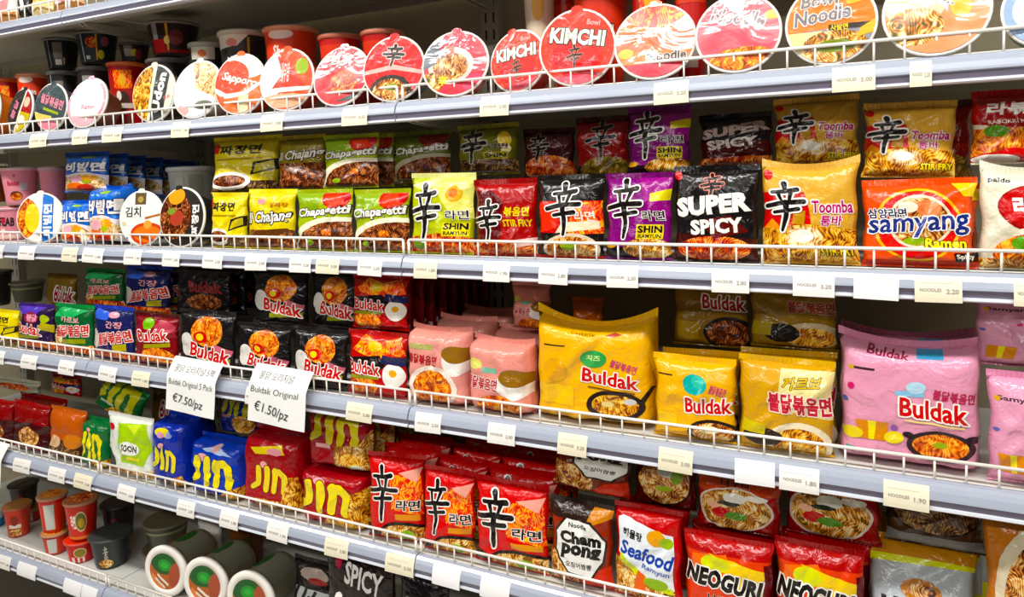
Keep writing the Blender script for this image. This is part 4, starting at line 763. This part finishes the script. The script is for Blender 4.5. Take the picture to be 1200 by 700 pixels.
lid('l_noodle', 1, 811, 916, -8, 'bowl on its side with a rosy lid reading NOODLE', 15, 4, 0, short='rosy lid', fin=glare)
lid('l_bowlnoodle', 1, 913, 1033, -20, 'bowl on its side with an orange lid reading BOWL NOODLE', 8, 0, 0, short='orange BOWL NOODLE lid')
lid('l_orangewhite', 1, 1030, 1164, -42, 'bowl on its side, pale orange lid with sideways lettering', 16, -2, 0, short='pale orange lid', fin=glare)
lid('l_blue', 1, 1163, 1290, -30, 'bowl on its side with a pale blue lid at the right edge', 8, 0, 0)
# second row and upper tier: upright cups behind
YB = .115
gU = None
def up1(kind, x0, x1, y0, y1, label, Y=YB, **kw): return upright(kind, 1, x0, x1, y0, y1, label, Y, cat='cup', **kw)
up1('c_orange2' if 0 else 'c_redyel', -8, 22, 93, None, 'red cup standing behind the bowls at the far left edge')
up1('c_shrimp', 18, 58, 88, None, 'orange-lidded cup standing behind the dark brown lid')
up1('c_black', 54, 92, 85, None, 'lower black cup of the left stack, behind the slate lid')
up1('c_black', 49, 94, 47, 86, 'upper black cup with a barcode patch, left end of the stacks')
up1('c_blackcol', 89, 130, 80, None, 'lower black cup behind the pink rimmed lid')
up1('c_blackpink', 86, 140, 40, 80, 'upper black cup with pink and yellow print and a gold stripe')
up1('c_blackcol', 138, 176, 52, 79, 'dark cup in shade behind the gold striped black cup', Y=.17)
up1('c_redyel', 124, 172, 75, None, 'tall red cup with yellow print standing next to the UDON lid', Y=.125)
up1('c_blackcol', 170, 222, 71, None, 'lower dark cup under the red and black cup')
up1('c_redblack', 169, 236, 29, 71, 'upper red and black cup with a gold stripe, tallest of its stack')
up1('c_udon', 220, 262, 52, None, 'black cup with white UDON lettering behind the silvery lid')
up1('c_whiteblack', 254, 314, 39, None, 'white-topped black cup with white lettering behind the orange lid', Y=.13)
up1('c_shrimp', 307, 374, 35, None, 'tall orange-red cup with white script above the red-orange lid')
up1('c_red', 372, 424, 43, None, 'red cup with pale rim behind the glaring crimson lid')
up1('c_red', 422, 474, 38, None, 'red cup with pale rim behind the red lid with black sign')
up1('c_cream', 612, 650, -22, None, 'cream cup with yellow print behind the left KIMCHI lid', Y=.15)
up1('c_red', 646, 676, -10, None, 'narrow red cup between the cream cup and the KIMCHI cup', Y=.24)
up1('c_kimchi', 668, 738, -30, None, 'upright red cup printed KIMCHI behind the KIMCHI lids')
up1('c_redyel', 738, 782, -30, None, 'red and yellow cup behind the glare washed lid')
up1('c_red', 788, 830, -34, None, 'plain red cup just left of the rosy lid')

# ---- upper packet shelf
upright('c_pinkb', 2, 44, 78, 196, None, 'pink cup standing farther back beside the pink stack', .11)
upright('c_pinklow', 2, -12, 38, 243, None, 'lower pink cup with black lettering at the far left', .04, short='lower pink cup')
lid('l_bibim', 2, 30, 62, 228, 'bowl on its side, blue striped lid with orange food', 8, 22, 0, short='blue striped lid')
bag('bibim', 2, 55, 103, 235, None, 'blue and white packet with big white lettering, lowest left', short='left blue packet')
bag('bibim', 2, 103, 148, 217, None, 'blue multipack beside the white lid with an orange soup picture', t=.13, lean=2, brick=True, short='blue multipack', ear=.008)
lid('l_kimchiwhite', 2, 142, 188, 226, 'bowl on its side, white lid with orange soup picture', 6, 10, 0, short='white soup lid', fin=paper)
lid('l_darknoodle', 2, 186, 237, 222, 'bowl on its side, black lid showing brown noodles', 8, 4, 10, short='black noodle lid', fin=paper)
upright('c_silver', 2, 194, 253, 196, None, 'pale silver cup standing behind the two round lids', .11)
bag('jjajang', 2, 236, 262, 250, None, 'yellow packet half hidden behind the black noodle lid', Y=.11)
bag('jjajang', 2, 244, 286, 226, None, 'yellow packet with black lettering and a bowl, lower row', short='yellow packet with black lettering')
bag('ilchajang', 2, 280, 343, 222, None, 'bright yellow packet with white slanted lettering, lower row', short='bright yellow packet')
bag('chapa', 2, 342, 410, 222, None, 'lower green noodle packet with a red sun, next to the bright yellow one', short='left green packet')
bag('chapa', 2, 406, 477, 222, None, 'lower green noodle packet with a red sun, next to the lime one', short='right green packet')
bag('shin_green', 2, 474, 552, 203, None, 'lime packet with black brush sign and a yellow word box', short='lime packet', wmul=1.03)
bag('stirfry', 2, 538, 626, 210, None, 'dark red packet with yellow STIR FRY lettering', short='dark red packet', yaw=6)
bag('shin_black', 2, 624, 706, 205, None, 'black and red packet with white-outlined brush sign and noodle bowl', short='black and red packet')
bag('shin_purple', 2, 700, 786, 203, None, 'lower purple packet with a brush sign and yellow word box', short='lower purple packet')
bag('super_spicy', 2, 782, 888, 194, None, 'black packet with big white SUPER SPICY lettering, lower', short='black packet', wmul=1.02)
bag('toomba', 2, 885, 1007, 189, None, 'lower tan packet with red panel and magenta lettering', short='lower tan packet', t=.05, ear=.012, lean=3)
bag('samyang', 2, 1004, 1146, 210, None, 'orange packet with big navy lettering and a noodle bowl', t=.05, short='orange packet', lean=5)
bag('samyang', 2, 1012, 1150, 216, None, 'orange packet close behind the front orange one', t=.05, Y=.09)
bag('rabokki', 2, 1134, 1262, 193, None, 'cream packet with a red oval, cut by the right edge', t=.05, short='cream packet', ear=.012)
upright('c_soup', 2, -30, 12, 196, 240, 'brown cup cut by the left edge above the pink cups', .06)
upright('c_pink', 2, -2, 47, 197, 243, 'upper pink cup with red lettering and a bowl picture', .05)
b = bag('bibim', 2, 72, 124, 178, 236, 'blue packet with noodle bowl standing on the lower blue ones', Y=.06, yaw=0)
behind(b, 5, .064, 'blue packet in the shaded row behind the upper blue packet', 'blue packets in the row behind', dx=.004, dz=-.007)
bag('jjajang', 2, 250, 316, 159, 227, 'tilted yellow packet with a white bowl, upper row', Y=.05, yaw=14, lean=10)
b = bag('ilchajang_dim', 2, 322, 378, 158, 224, 'upper yellow packet dulled by painted shade, with a mass of brown noodles', Y=.05)
behind(b, 3, .064, 'dark yellow packet in the shaded row behind the brown noodle one', 'dull yellow packets in the row behind')
b = bag('chapa', 2, 374, 441, 157, 226, 'upper green packet with white lettering and a red sun, left one', Y=.04)
behind(b, 5, .057, 'olive green packet receding in the row behind the upper green one', 'olive packets in the row behind', dx=.006)
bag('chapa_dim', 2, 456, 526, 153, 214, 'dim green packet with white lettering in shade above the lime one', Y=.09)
bag('shin_green_dim', 2, 533, 606, 145, 205, 'lime packet dimmed to olive by painted shade, brush sign and gold patches, upper row', Y=.075)
bag('stirfry_dim', 2, 602, 672, 150, 210, 'dark red packet almost blackened by painted shade, faint outlined sign, upper row', Y=.09)
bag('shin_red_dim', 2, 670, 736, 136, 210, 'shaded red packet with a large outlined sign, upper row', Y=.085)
bag('shin_purple', 2, 724, 808, 124, 207, 'upper purple packet with a brush sign, in shade', Y=.06, lean=6)
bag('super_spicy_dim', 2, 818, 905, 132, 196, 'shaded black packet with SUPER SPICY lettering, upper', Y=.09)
bag('toomba', 2, 904, 1008, 112, 196, 'upper left tan packet with magenta lettering, in shade', Y=.08, lean=8)
bag('toomba', 2, 997, 1120, 119, 214, 'upper right tan packet standing on the orange one', Y=.05, yaw=-4, roll=2)
bag('shin_red_dim', 2, 1050, 1142, 118, 212, 'red packet peeping out behind the upper right tan packet', Y=.115)
bag('rabokki_red', 2, 1138, 1236, 104, 198, 'red and white packet, upper right corner', Y=.05, lean=4)

# ---- middle packet shelf
bag('jjajang', 3, -14, 19, 364, None, 'plain yellow packet at the left edge of the middle row', short='plain yellow packet')
bag('hot_purple', 3, 9, 60, 357, None, 'purple packet with red and white lettering', short='purple packet')
bag('hot_green', 3, 56, 106, 358, None, 'lower green packet with red and white lettering', short='lower dark green packet')
bag('hot_navy', 3, 98, 153, 360, None, 'lower navy packet with red and white lettering', short='lower navy packet')
bag('hot_maroon', 3, 148, 205, 369, None, 'maroon packet with a green spot and a noodle bowl', short='maroon packet')
b1 = bag('hot_black', 3, 203, 272, 365, None, 'lower black packet with orange noodles, left of three', short='left black packet')
bag('hot_black', 3, 271, 338, 381, None, 'lower black packet with orange noodles, middle of three', short='middle black packet')
bag('hot_black', 3, 333, 404, 386, None, 'lower black packet with orange noodles, right of three', short='right black packet')
bag('hot_red', 3, 400, 474, 390, None, 'lower red packet with flames and a fried egg, above the red boxes', short='lower red packet')
b = bag('pink_kr', 3, 470, 550, 384, None, 'salmon pink multipack beside the red packet', t=.10, brick=True, lean=2, ear=.006, short='left salmon multipack')
behind(b, 2, .130, ('salmon pink multipack in the row behind, second deep', 'salmon pink multipack third deep, near the back panel'), None)
b = bag('pink_kr_side', 3, 550, 624, 398, None, 'salmon pink multipack beside the big yellow bag', t=.10, brick=True, lean=2, ear=.006, short='right salmon multipack', yaw=-3)
behind(b, 1, .130, ('salmon pink multipack behind the one beside the yellow bag',), None)
bag('yellow_big', 3, 627, 768, 372, None, 'big golden yellow multipack with pointed top corners', t=.12, brick=True, lean=1, ear=.030, Y=.022, short='big golden multipack', yaw=3)
bag('yellow_mid', 3, 755, 862, 420, None, 'yellow packet with a teal spot and red lettering, lower', t=.05, short='yellow packet with teal spot')
b = bag('yellow_mid', 3, 764, 866, 412, None, 'yellow packet close behind the one with a teal spot', t=.05, Y=.075)
bag('cream_mid', 3, 853, 978, 422, None, 'gold and cream packet with red Korean lettering, lower', t=.05, short='gold and cream packet')
bag('cream_mid', 3, 862, 982, 413, None, 'gold and cream packet close behind the front gold and cream one', t=.05, Y=.075)
bag('pink_big', 3, 976, 1153, 398, None, 'big rose pink multipack with red lettering and a pan', t=.12, brick=True, lean=1, ear=.016, Y=.02, short='big rose multipack', yaw=-2)
bag('pink_big', 3, 984, 1150, 388, None, 'rose pink multipack hidden behind the big rose pink one', t=.11, brick=True, lean=1, ear=.016, Y=.16)
bag('pink_right', 3, 1150, 1290, 442, None, 'lower rose pink packet cut by the right edge', t=.05, short='lower rose packet')
upright('c_bowl', 3, 10, 54, 330, 357, 'clear-topped dark bowl in shade at the far left', .13)
upright('c_dark', 3, -30, 16, 318, 360, 'dark reddish cup in shade at the left edge', .09)
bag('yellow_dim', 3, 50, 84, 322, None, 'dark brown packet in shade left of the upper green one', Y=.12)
bag('hot_green', 3, 96, 142, 316, 361, 'upper green packet with a bowl of noodles, in shade', Y=.06)
b = bag('hot_navy', 3, 142, 196, 313, 369, 'upper navy packet with a round noodle picture', Y=.06)
behind(b, 3, .058, 'navy packet in the dark row behind the upper navy one', 'navy packets in the row behind', dx=.004)
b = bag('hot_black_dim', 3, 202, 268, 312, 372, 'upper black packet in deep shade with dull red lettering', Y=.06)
behind(b, 3, .056, 'black packet in the dark row behind the shaded black one', 'black packets in the row behind', dx=.004)
bag('hot_black', 3, 292, 358, 316, 382, 'upper black packet with an orange noodle circle, left one', Y=.05)
bag('hot_black', 3, 352, 416, 318, 386, 'upper black packet with an orange noodle circle, right one', Y=.06)
b = bag('hot_red', 3, 400, 476, 322, 394, 'upper red packet with flames and a fried egg', Y=.04, t=.03)
b = bag('red_glint', 3, 402, 480, 322, 394, 'red packet in the deep row behind the upper red packet', Y=.09, t=.03, group='red packets in the row behind')
behind(b, 7, .045, 'red packet in the deep row behind the upper red packet', 'red packets in the row behind', dx=.008, dz=-.005)
bag('pink_kr_side', 3, 598, 676, 332, 396, 'dusky pink packet standing in shade above the big yellow bag', Y=.13)
bag('amber', 3, 668, 705, 350, 400, 'small amber packet in shade behind the big yellow bag', Y=.17)
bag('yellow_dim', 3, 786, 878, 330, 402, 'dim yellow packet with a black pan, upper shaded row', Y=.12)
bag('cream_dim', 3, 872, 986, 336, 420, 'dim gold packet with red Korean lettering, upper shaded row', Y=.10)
bag('pink_right', 3, 1142, 1272, 342, 434, 'upper rose pink packet cut by the right edge', t=.05, Y=.05)

# ---- lower packet shelf
bag('dark_red', 4, -24, 12, 470, None, 'dark red packet cut by the left edge of the lower row', t=.06)
bag('dark_red', 4, 6, 54, 474, None, 'dark red packet with a picture of tan noodles', t=.06, short='dark red packet with tan noodles')
bag('dark_red', 4, 20, 74, 466, None, 'dark red packet behind the one with tan noodles', t=.06, Y=.085)
bag('amber', 4, 44, 96, 480, None, 'amber orange packet with a dark bowl picture', t=.06, short='amber packet')
bag('jin_green', 4, 92, 128, 492, None, 'lower green pack with yellow bar letters', t=.08, brick=True, short='lower green pack')
bag('soon', 4, 122, 176, 489, None, 'white and lime green packet with a leaf patch', short='white and lime packet', lean=3)
b = bag('jin_blue', 4, 172, 228, 487, None, 'left blue multipack with yellow bar letters', t=.15, brick=True, lean=1, short='left blue multipack', yaw=-4)
bag('jin_blue_near', 4, 232, 290, 514, None, 'right blue multipack with yellow bar letters, nearer the red one', t=.13, brick=True, lean=1, short='right blue multipack')
b = bag('jin_red', 4, 276, 358, 506, None, 'left crimson multipack with yellow bar letters and a sloped top', t=.15, brick=True, lean=4, short='left crimson multipack', yaw=2, ear=.004)
b = bag('jin_red_near', 4, 360, 434, 548, None, 'lower right crimson multipack with yellow bar letters', t=.13, brick=True, lean=1, short='right crimson multipack')
behind(b, 2, .15, ('crimson multipack behind the lower right crimson one', 'crimson multipack deepest behind the lower right crimson one'), None)
b = bag('shin_red', 4, 430, 492, 536, None, 'red packet with black sign, leftmost of the three', yaw=8, short='leftmost bright red packet', t=.05)
behind(b, 2, .068, ('red packet second in the row behind the leftmost bright red one', 'red packet third in the row behind the leftmost bright red one'), None)
b = bag('shin_red', 4, 478, 552, 552, None, 'red packet with black sign, middle of the three', yaw=4, short='middle bright red packet', t=.05)
behind(b, 3, .068, ('red packet second in the row behind the middle bright red one', 'red packet third in the row behind the middle bright red one', 'red packet deepest in the row behind the middle bright red one'), None, dz=.004)
b = bag('shin_red', 4, 552, 640, 568, None, 'red packet with black sign, rightmost of the three', short='rightmost bright red packet', t=.05)
behind(b, 3, .068, ('red packet second in the row behind the rightmost bright red one', 'red packet third in the row behind the rightmost bright red one', 'red packet deepest in the row behind the rightmost bright red one'), None, dz=.004)
bag('champong', 4, 630, 716, 590, None, 'lower brown packet with a white octagon reading Cham pong', short='octagon packet', t=.05)
bag('seafood', 4, 708, 798, 598, None, 'white and red packet reading Seafood', short='Seafood packet', t=.05, yaw=0)
bag('seafood', 4, 722, 806, 590, None, 'red packet close behind the white Seafood packet', t=.05, Y=.08)
bag('neoguri', 4, 794, 906, 634, None, 'orange packet with thick black lettering, left one', short='left black-lettered orange packet', t=.05)
bag('neoguri', 4, 800, 914, 622, None, 'red-topped packet close behind the left black-lettered orange packet', t=.05, Y=.08)
bag('neoguri', 4, 904, 1014, 644, None, 'orange packet with thick black lettering, right one', short='right black-lettered orange packet', t=.05)
bag('neoguri', 4, 910, 1022, 632, None, 'red-topped packet close behind the right black-lettered orange packet', t=.05, Y=.08)
bag('silver', 4, 1016, 1152, 668, None, 'front silver and yellow packet leaning far back', lean=30, short='silver packet', t=.03)
bag('silver', 4, 1020, 1160, 654, None, 'silver and yellow packet second in the leaning row', lean=30, t=.03, Y=.064)
bag('silver', 4, 1026, 1166, 640, None, 'silver and yellow packet third in the leaning row', lean=30, t=.03, Y=.122)
bag('orange_bowl', 4, 1154, 1290, 612, None, 'orange packet with a big soup bowl at the right edge', t=.05)
bag('hot_red', 4, 58, 92, 440, 472, 'dull red packet in shade behind the amber packet', Y=.14)
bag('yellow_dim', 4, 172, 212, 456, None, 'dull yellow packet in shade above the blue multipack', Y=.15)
b = bag('jin_red_up', 4, 362, 434, 484, 548, 'upper crimson multipack standing on the right crimson one', t=.06, brick=True, lean=2, Y=.03)
behind(b, 4, .080, 'crimson pack in the dark row behind the upper crimson one', 'crimson packs in the row behind', dx=.01)
bag('white_clear', 4, -8, 58, 446, 468, 'clear-wrapped pale packet lying above the dark red ones', Y=.10)
bag('jin_green_tilt', 4, 104, 158, 448, 486, 'tilted green pack with yellow bar letters lying on top', Y=.05, roll=16, t=.05, lean=14)
bag('jin_blue_tilt', 4, 256, 302, 464, 516, 'dim blue pack lying on the right blue multipack', Y=.07, t=.06)
bag('champong_up', 4, 646, 736, 524, 598, 'upper brown packet with a white octagon cut off by the shelf', Y=.04, roll=4)
bag('bowl_dark', 4, 734, 816, 536, 606, 'dark packet showing a big noodle bowl, above the Seafood one', Y=.07)
bag('neoguri_up', 4, 812, 916, 556, 640, 'upper dark red packet with a bowl of seafood noodles, left one', Y=.05)
bag('neoguri_up', 4, 918, 1034, 556, 640, 'upper dark red packet with a bowl of seafood noodles, right one', Y=.08)
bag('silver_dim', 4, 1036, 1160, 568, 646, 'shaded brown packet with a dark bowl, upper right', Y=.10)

# ---- bottom tub shelf
upright('c_blue', 5, -26, 8, 596, None, 'blue and white cup at the left edge of the bottom shelf', .05)
upright('c_gallery', 5, 2, 38, 591, None, 'orange cup with pale band near the left edge', .05, short='orange cup')
upright('c_noodleback', 5, 22, 52, 594, None, 'cup with a grey back panel between the orange and stacked cups', .15)
upright('c_noodleback', 5, 42, 80, 579, 622, 'upper stacked cup with a pale blank back panel', .03)
upright('c_noodleback', 5, 47, 82, 622, None, 'lower stacked cup with a pale blank back panel', .03, short='blank-backed cups')
upright('c_noodle', 5, 73, 116, 584, 630, 'upper red-orange cup with an oval noodle picture', .03)
upright('c_noodlelow', 5, 74, 116, 630, None, 'lower red cup with an oval noodle picture', .03, short='red oval picture cups')
upright('c_blackcup', 5, 102, 156, 624, None, 'black cup with a gold brush sign', .04, short='black cup')
upright('c_dark', 5, 116, 160, 588, 628, 'dark red cup in shade behind the black cup', .16)
upright('c_dark', 5, 8, 46, 566, 594, 'dark cup in shade over the orange cup', .12)
upright('c_bowl', 5, 166, 224, 608, 640, 'dark clear-lidded bowl in shade right of the black cup', .14, cat='bowl', name='noodle_bowl')
upright('c_bowl', 5, 166, 224, 640, None, 'lower dark bowl under the clear-lidded bowl', .14, cat='bowl', name='noodle_bowl')
for i, (a, b_, y, lb) in enumerate(((167, 219, 634, 'left tub lying on its side, green and orange lid in a white rim'), (213, 266, 650, 'middle tub lying on its side, green and orange lid in a white rim'), (263, 321, 665, 'right tub lying on its side, green and orange lid in a white rim'))):
    lid('l_clam', 5, a, b_, y, lb, 2, 10, 8 * i - 6, depth=.17, thick=True, rbf=.84, name='soup_tub', fin=paper, Y=.04, R=.076, zoff=.004, short=('left', 'middle', 'right')[i] + ' lying tub')
bag('top_white', 5, 222, 256, 606, None, 'pale carton-like packet in shade behind the lying tubs', Y=.25)
upright('c_soup', 5, 264, 312, 604, None, 'brown and green tub standing behind the lying tubs', .24, cat='tub', name='soup_tub')
bag('udon', 5, 338, 394, 664, None, 'black packet with a pale bowl and black script, bottom row', t=.04, lean=8, Y=.085, short='black packet with pale bowl')
bag('spicy_seafood', 5, 376, 458, 652, None, 'black packet reading Spicy Seafood in white, bottom row', t=.04, Y=.008, short='black Spicy Seafood packet')
bag('black_r', 5, 462, 520, 676, None, 'black packet with pale letters, right of the Spicy Seafood one', t=.05, short='black lettered packet')

# ---- price tags on the shelf edges
TAGS = {1: [(34, 54, 'c'), (84, 102, 'c'), (119, 142, 'c'), (200, 221, 'c'), (305, 331, 'c'), (400, 430, 'c'), (562, 596, 'c'), (766, 807, 'c'), (975, 1026, 'c'), (1066, 1092, 'c')],
 2: [(-4, 3), (21, 40), (72, 90, 'c'), (96, 120), (145, 165), (190, 210), (237, 260), (287, 312), (339, 364), (370, 397, 'c'), (419, 447), (485, 512, 'c'), (566, 597), (631, 665), (711, 748), (834, 878), (929, 978), (1000, 1053, 'w'), (1072, 1128, 'c'), (1188, 1232, 'c')],
 3: [(-8, 4), (24, 42), (68, 86), (115, 135), (154, 174, 'c'), (287, 300), (405, 435, 'c'), (486, 516), (571, 603), (653, 687, 'c'), (771, 811, 'c'), (861, 908, 'w'), (913, 960), (1035, 1089, 'c')],
 4: [(15, 34), (56, 75), (86, 106, 'c'), (137, 157), (207, 227), (257, 278), (312, 336), (380, 407, 'c'), (451, 484, 'c'), (506, 538, 'w'), (562, 596, 'w')],
 5: [(-2, 11), (20, 41, 'w'), (74, 94, 'w'), (95, 112, 'w')]}
LIPY = {1: lambda x: 162 - .081 * x, 2: lambda x: 292 + .043 * x, 3: lambda x: 415 + .145 * x, 4: lambda x: 535 + .25 * x, 5: lambda x: 655 + .36 * x}
PRICES = ['2.20', '2.00', '1.90', '3.00', '2.50', '1.80', '3.20', '2.80']
tagm = {'c': mat('ece4c8', .4), 'n': mat('f0ede6', .4), 'w': mat('f2f2f2', .3)}
ink = mat('a09c94', .5)
COLW = {'c': 'cream', 'n': 'off-white', 'w': 'blank white'}
used = set(); ORD = ['', 'second ', 'third ', 'fourth ', 'fifth ']
def tag(k, x0, x1, c, i):
    y = LIPY[k]((x0 + x1) / 2)
    A = at(x0, y, -.026).x; B = at(x1, y, -.026).x; X = (A + B) / 2; w = B - A
    near = sorted((abs(f[1] - X), f[2]) for f in FRONT if f[0] == k)[:3]
    ph = near[0][1] if near else 'goods'
    ph = ph.replace('packet with black lettering', 'black-lettered packet')
    if near and near[0][0] > .22: ph = 'right end' if X > 0 else 'left end'
    lab = '%s price tag on the %s edge below the %s' % (COLW[c], SNAME[k].replace(' shelf', ''), ph)
    q = 0
    base = lab
    while lab in used:
        q += 1; lab = ORD[q] + base if q == 1 else ORD[q] + base
    used.add(lab)
    h = .046
    mw = Matrix.Translation((X, -.0315, SH[k] - .050)) @ Matrix.Rotation(radians(-14), 4, 'X') @ Matrix.Rotation(radians((i * 37 % 7) - 3) * .4, 4, 'Y')
    root = empty('price_tag', mw, lab, 'price tag', 'price tags on the shelf edges')
    bm = bmesh.new(); n = 6
    V = []
    for a in range(n + 1):
        t = a / n; bow = .0035 * (t - .5) ** 2 * 4
        V.append([bm.verts.new((s * w / 2, bow + o, t * h)) for s in (-1, 1) for o in (-.0004, .0004)])
    for a in range(n):
        p, q2 = V[a], V[a + 1]
        bm.faces.new((p[0], p[2], q2[2], q2[0])); bm.faces.new((p[3], p[1], q2[1], q2[3])); bm.faces.new((p[1], p[0], q2[0], q2[1])); bm.faces.new((p[2], p[3], q2[3], q2[2]))
    bm.faces.new((V[0][1], V[0][3], V[0][2], V[0][0])); bm.faces.new((V[n][0], V[n][2], V[n][3], V[n][1]))
    mats = [tagm[c]]
    if c != 'w':
        A_ = Art(w, h)
        A_.text('NOODLES', w * .34, h * .46, w * .46, h * .13, ink, .02)
        A_.text(PRICES[(i * 5 + k * 3) % 8], w * .80, h * .42, w * .26, h * .17, ink, .02)
        A_.poly([(w * .1, h * .72), (w * .8, h * .72), (w * .8, h * .73), (w * .1, h * .73)], ink)
        def Fn(u, v): return Vector(((u - .5) * w, .0035 * (v - .5) ** 2 * 4 - .0004, v * h))
        A_.finish(1, n, Fn, bm, mats, eps=.0002)
    obj('card', mesh_from(bm, 'card', mats, False), root)
for k in TAGS:
    for i, e in enumerate(TAGS[k]):
        tag(k, e[0], e[1], e[2] if len(e) > 2 else 'n', i)

# ---- handwritten paper signs hung over the wire guard
def sign(x0, x1, y0, y1, lines, label, k, roll):
    xm = (x0 + x1) / 2
    A = at(x0, y0 + 20, -.03); B = at(x1, y0 + 20, -.03); T = at(xm, y0, -.008); Bt = at(xm, y1, -.036)
    w = B.x - A.x; h = T.z - Bt.z
    root = empty('handwritten_sign', Matrix.Translation(((A.x + B.x) / 2, -.008, T.z)) @ Matrix.Rotation(radians(roll), 4, 'Y'), label, 'sign', 'handwritten paper signs')
    nu, nv = 8, 12
    def Fn(u, v):
        d = (1 - v) * h
        y = -.034 * min(1, d / .05) ** .8 - .004 * max(0, d - .05) / .05 + .0016 * sin(u * 6 + v * 3) * (1 - v)
        return Vector(((u - .5) * w, y, -d))
    bm = bmesh.new()
    g = [[bm.verts.new(Fn(i / nu, j / nv)) for i in range(nu + 1)] for j in range(nv + 1)]
    b2 = [[bm.verts.new(Fn(i / nu, j / nv) + Vector((0, .0005, 0))) for i in range(nu + 1)] for j in range(nv + 1)]
    for j in range(nv):
        for i in range(nu):
            bm.faces.new((g[j][i], g[j][i + 1], g[j + 1][i + 1], g[j + 1][i])); bm.faces.new((b2[j + 1][i], b2[j + 1][i + 1], b2[j][i + 1], b2[j][i]))
    mats = [mat('eeeeea', .6)]
    A_ = Art(w, h); pen = mat('2c2c34', .5)
    for (s, cx, cy, tw, th, r) in lines:
        A_.text(s, cx * w, cy * h, tw * w, th * h, pen, -.012 if th < .2 else 0.0, .15, radians(r))
    A_.finish(nu, nv, Fn, bm, mats, eps=.0003)
    obj('paper', mesh_from(bm, 'paper', mats), root)
sign(200, 256, 421, 484, [('불닭 오리지널 5팩', .52, .82, .80, .13, 0), ('Buldak Original 5 Pack', .5, .55, .9, .15, 0), ('€7.50/pz', .46, .22, .64, .22, -4)], 'white handwritten paper sign priced 7.50 hanging on the rail', 3, 2)
sign(296, 362, 430, 498, [('불닭 오리지널', .44, .84, .60, .13, 0), ('Buldak Original', .46, .58, .84, .15, 0), ('€1.50/pz', .42, .24, .62, .24, -6)], 'white handwritten paper sign priced 1.50 hanging on the rail', 3, 2)
sign(-44, 5, 512, 562, [('€', .3, .5, .2, .2, 0)], 'white paper sign just entering the frame at the left edge', 4, 2)
